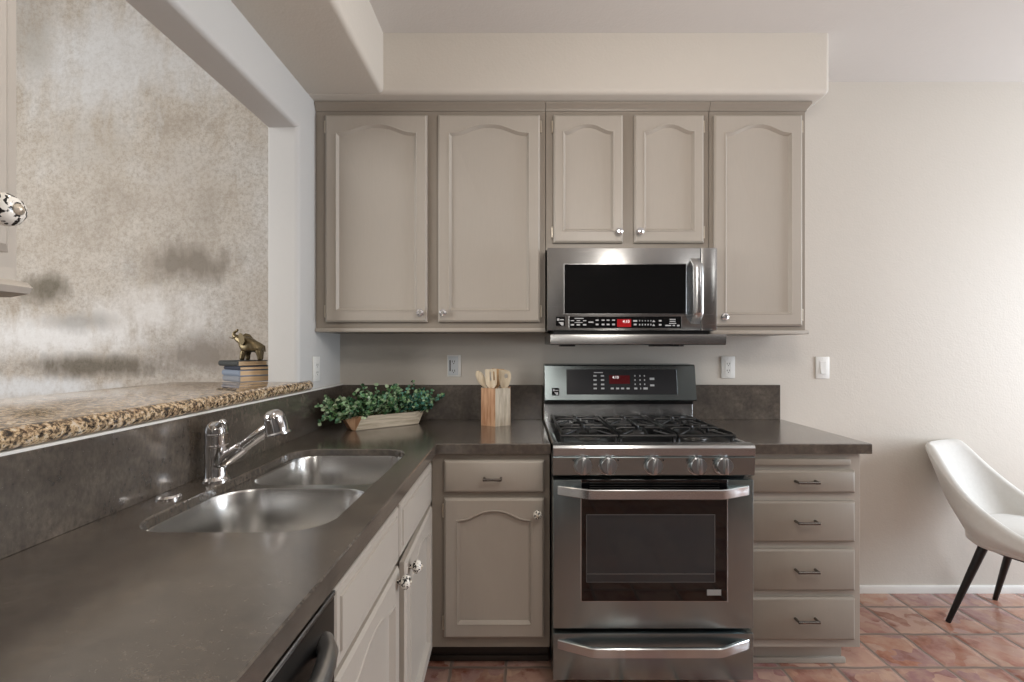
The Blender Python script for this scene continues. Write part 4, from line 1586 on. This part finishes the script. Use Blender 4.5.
# ------------------------------------------------------------------ planter
def planter():
    e1 = Vector((0.787, 0.617, 0)).normalized()
    e2 = Vector((-e1.y, e1.x, 0))
    p0 = Vector((-0.738, -0.352, ZCT))
    Lg, D, H, ch = 0.315, 0.105, 0.064, 0.034
    t = thing('planter', 'whitewashed wooden trough of green eucalyptus leaves in the back left corner', 'planter', tuple(p0 + e1 * Lg / 2 + e2 * D / 2), math.atan2(e1.y, e1.x))

    def pt(a, b, z):
        return p0 + e1 * a + e2 * b + Vector((0, 0, z))

    def octo(g, z):
        c_ = 0.034 * min(1.0, z / H)          # the front and back boards narrow upwards, the ends flare out
        e_ = 0.010 + 0.024 * min(1.0, z / H)
        k_ = 0.018 + 0.012 * min(1.0, z / H)
        return [pt(*q, z) for q in ((c_ - g * .6, -g), (Lg - c_ + g * .6, -g), (Lg + e_ + g, k_ - g * .2), (Lg + e_ + g, D - k_ + g * .2), (Lg - c_ + g * .6, D + g), (c_ - g * .6, D + g), (-e_ - g, D - k_ + g * .2), (-e_ - g, k_ - g * .2))]
    mb = MB()
    mb.rings([octo(-0.006, 0), octo(-0.002, 0.004), octo(0.008, H), octo(-0.004, H), octo(-0.012, 0.040)], True)
    # end panels are bare orange wood: second material
    mb.bm.faces.ensure_lookup_table()
    for f in mb.bm.faces:
        c = f.calc_center_median() - p0
        if c.dot(e1) < 0.02 and c.z < H - 0.002 and f.normal.dot(e1) < -0.35:
            f.material_index = 1
    mb.build('trough', [raw_wood('whitewashed_board', S(212, 200, 180), S(168, 154, 132), (4, 40, 60)), M_WOOD_ORANGE], t, 25)
    MB().rings([octo(-0.013, 0.041), octo(-0.013, 0.056)]).build('moss', M_SOIL, t)
    stems, leaves, cols = MB(), bmesh.new(), []
    layer = leaves.loops.layers.color.new('leafcol')
    pal = [S(150, 182, 150), S(182, 208, 174), S(206, 224, 200), S(118, 152, 122), S(222, 232, 214), S(92, 124, 98), S(166, 196, 174)]
    teal = [S(124, 176, 164), S(152, 198, 188), S(98, 146, 136), S(180, 214, 204)]

    def leaf(p, d, n_, size, col):
        d = d.normalized()
        s_ = d.cross(n_)
        if s_.length < 1e-4:
            return
        s_.normalize()
        nn = s_.cross(d)
        prof = [(0, 0.06), (0.25, 0.42), (0.55, 0.52), (0.85, 0.33), (1.0, 0.02)]
        cen = [leaves.verts.new(p + d * a * size + nn * (-0.10 * size * (a * 2 - 1) ** 2)) for a, w in prof]
        lf = [leaves.verts.new(p + d * a * size + s_ * w * size + nn * 0.10 * size * w * 2) for a, w in prof]
        rt = [leaves.verts.new(p + d * a * size - s_ * w * size + nn * 0.10 * size * w * 2) for a, w in prof]
        for k in range(4):
            for A, B in ((lf, cen), (cen, rt)):
                f = leaves.faces.new((A[k], B[k], B[k + 1], A[k + 1]))
                f.smooth = True
                for lp in f.loops:
                    lp[layer] = col
    rnd = random.Random(5)
    n_st = 215
    for i in range(n_st):
        a = rnd.uniform(-0.02, Lg + 0.02)
        b = rnd.uniform(0.012, D - 0.012)
        base = pt(a, b, 0.054)
        fa, fb = (a / Lg - 0.5) * 2, (b / D - 0.5) * 2
        lean = e1 * (fa * (0.40 if fa > 0 else 0.80) + rnd.uniform(-.35, .35)) + e2 * (fb * 0.55 + rnd.uniform(-.4, .3)) + Vector((0, 0, rnd.uniform(0.35, 1.0)))
        lean.normalize()
        Ls = rnd.uniform(0.08, 0.165) * (1.0 if abs(fa) < 0.8 else 1.05)
        droop = rnd.uniform(0.0, 0.45)
        pts = []
        for k in range(9):
            s = k / 8
            q = base + lean * Ls * s - Vector((0, 0, 1)) * droop * Ls * s * s
            q.z = max(q.z, ZCT + 0.022)
            q.z = min(q.z, ZCT + 0.212)
            q.y = min(q.y, -0.045)
            q.x = max(q.x, -0.872)
            pts.append(q)
        stems.tube(pts, [0.0016 - 0.0001 * k for k in range(9)], 5)
        warm = rnd.random()
        for k in range(2, 9):
            q = pts[k]
            tan = (pts[k] - pts[k - 1]).normalized()
            for sgn in (-1, 1):
                rd = Vector((rnd.uniform(-1, 1), rnd.uniform(-1, 1), rnd.uniform(-0.4, 0.9)))
                side = tan.cross(rd)
                if side.length < 1e-3:
                    continue
                side.normalize()
                d = side * sgn * 0.8 + tan * 0.5 + Vector((0, 0, 0.15))
                col = rnd.choice(teal) if (fa > 0.35 and rnd.random() < 0.6) else rnd.choice(pal)
                size = rnd.uniform(0.012, 0.020)
                tip = q + d.normalized() * size
                if tip.y > -0.024 or tip.x < -0.917 or tip.z < ZCT + 0.004:
                    continue
                leaf(q, d, Vector((rnd.uniform(-.5, .5), rnd.uniform(-1, -.2), rnd.uniform(.2, 1))).normalized(), size, col)
        q = pts[-1]
        leaf(q, lean + Vector((0, 0, .2)), Vector((0, -1, .3)), 0.014, rnd.choice(pal))
    stems.build('stems', M_STEM, t)
    lm = MB()
    lm.merge(leaves)
    lm.build('foliage', M_LEAF, t, 0)
    return t


planter()

# ------------------------------------------------------------------ chair
def chair():
    ox, oy, ang = 2.321, -0.353, math.radians(25)
    t = thing('dining_chair', 'off white velvet shell chair with tapered black legs by the back wall', 'chair', (ox, oy, 0), ang)
    W = WM[t]
    # local: the sitter faces -Y; U-shaped shell around the seat, high at the back, dropping to the front
    nu, nv = 40, 9
    rings_o, rings_i = [], []

    def station(s):
        """s -1..1 along the U from right arm front over the back to left arm front"""
        a = s * 1.0
        u = abs(s)
        sgn = 1 if s > 0 else -1
        if u < 0.55:
            th = u / 0.55 * (PI / 2)
            x = sgn * 0.235 * math.sin(th) ** 0.85 if u > 0 else 0
            y = 0.02 + 0.185 * math.cos(th) ** 0.85
        else:
            k = (u - 0.55) / 0.45
            x = sgn * (0.235 - 0.012 * k * k)
            y = 0.02 - 0.27 * k
        k = min(1.0, max(0.0, (u - 0.25) / 0.48))
        f = (1 - k) ** 1.75 if k > 0.12 else 1 - (k / 0.12) ** 2 * (1 - 0.88 ** 1.75)
        top = 0.478 - 0.018 * max(0.0, u - 0.6) / 0.4 + (0.800 - 0.478) * f
        lean = Vector((x * 0.0, 0.135, 0)) * f + Vector((sgn * -0.020 * f * min(1, u / 0.3), 0, 0))
        return Vector((x, y, 0)), top, lean, f
    zb = 0.395
    t_ = bmesh.new()
    th = 0.026
    grid_o, grid_i = [], []
    for i in range(nu + 1):
        s = -1 + 2 * i / nu
        p, top, lean, f = station(s)
        ctr = Vector((0, -0.02, 0))
        nrm = Vector((p.x / 0.235, max(0, p.y - 0.02) / 0.185, 0))
        if nrm.length < 1e-4:
            nrm = Vector((0, 1, 0))
        nrm.normalize()
        co, ci = [], []
        for j in range(nv + 1):
            v = j / nv
            z = zb + (top - zb) * v
            k = v ** 1.25
            flare = 0.045 * min(1, v * 2.5)
            q = p + lean * k + nrm * (flare - 0.045) + Vector((0, 0, z))
            co.append(q + nrm * th)
            ci.append(q - nrm * th * (1 - 0.25 * v))
        grid_o.append(co)
        grid_i.append(ci)
    prof = []
    for co, ci in zip(grid_o, grid_i):
        topm = (co[-1] + ci[-1]) / 2 + Vector((0, 0, 0.016))
        col = co[:-1] + [co[-1]] + [topm] + [ci[-1]] + ci[:-1][::-1]
        prof.append([t_.verts.new(q) for q in col])
    n = len(prof[0])
    for a, b in zip(prof[:-1], prof[1:]):
        for k in range(n):
            m_ = (k + 1) % n
            t_.faces.new((a[k], b[k], b[m_], a[m_]))
    for e in (prof[0], prof[-1]):
        t_.faces.new(e)
    bmesh.ops.recalc_face_normals(t_, faces=t_.faces[:])
    mb = MB().merge(t_, 0, W)
    sh = mb.build('shell', M_VELVET, t, 60)
    ms = sh.modifiers.new('soft', 'SUBSURF')
    ms.levels = ms.render_levels = 1
    # seat cushion
    def sq(hw, hd, z, e=3.2, n=36, yo=-0.045):
        pts = []
        for k in range(n):
            a = 2 * PI * k / n
            c_, s_ = math.cos(a), math.sin(a)
            pts.append((hw * math.copysign(abs(c_) ** (2 / e), c_), yo + hd * math.copysign(abs(s_) ** (2 / e), s_), z))
        return pts
    rings = [sq(.17, .18, .375), sq(.205, .215, .382), sq(.222, .235, .40), sq(.224, .238, .43), sq(.218, .23, .462), sq(.19, .20, .478), sq(.10, .11, .485), sq(.01, .01, .487)]
    MB().rings(rings, True, True, 0, W).build('seat', M_VELVET, t, 60)
    MB().rings([sq(.14, .15, .355), sq(.16, .17, .376)], True, True, 0, W).build('seat_frame', M_LEGBLACK, t, 40)
    for sx in (-1, 1):
        for sy, top, bot in ((1, (0.155, 0.10), (0.232, 0.20)), (-1, (0.155, -0.19), (0.225, -0.27))):
            p1 = W @ Vector((sx * top[0], top[1], 0.385))
            p0 = W @ Vector((sx * bot[0], bot[1], 0.0))
            MB().tube([p0, p0 + (p1 - p0) * .02, p1], [0.0095, 0.0105, 0.0185], 14).build('leg', M_LEGBLACK, t)


chair()
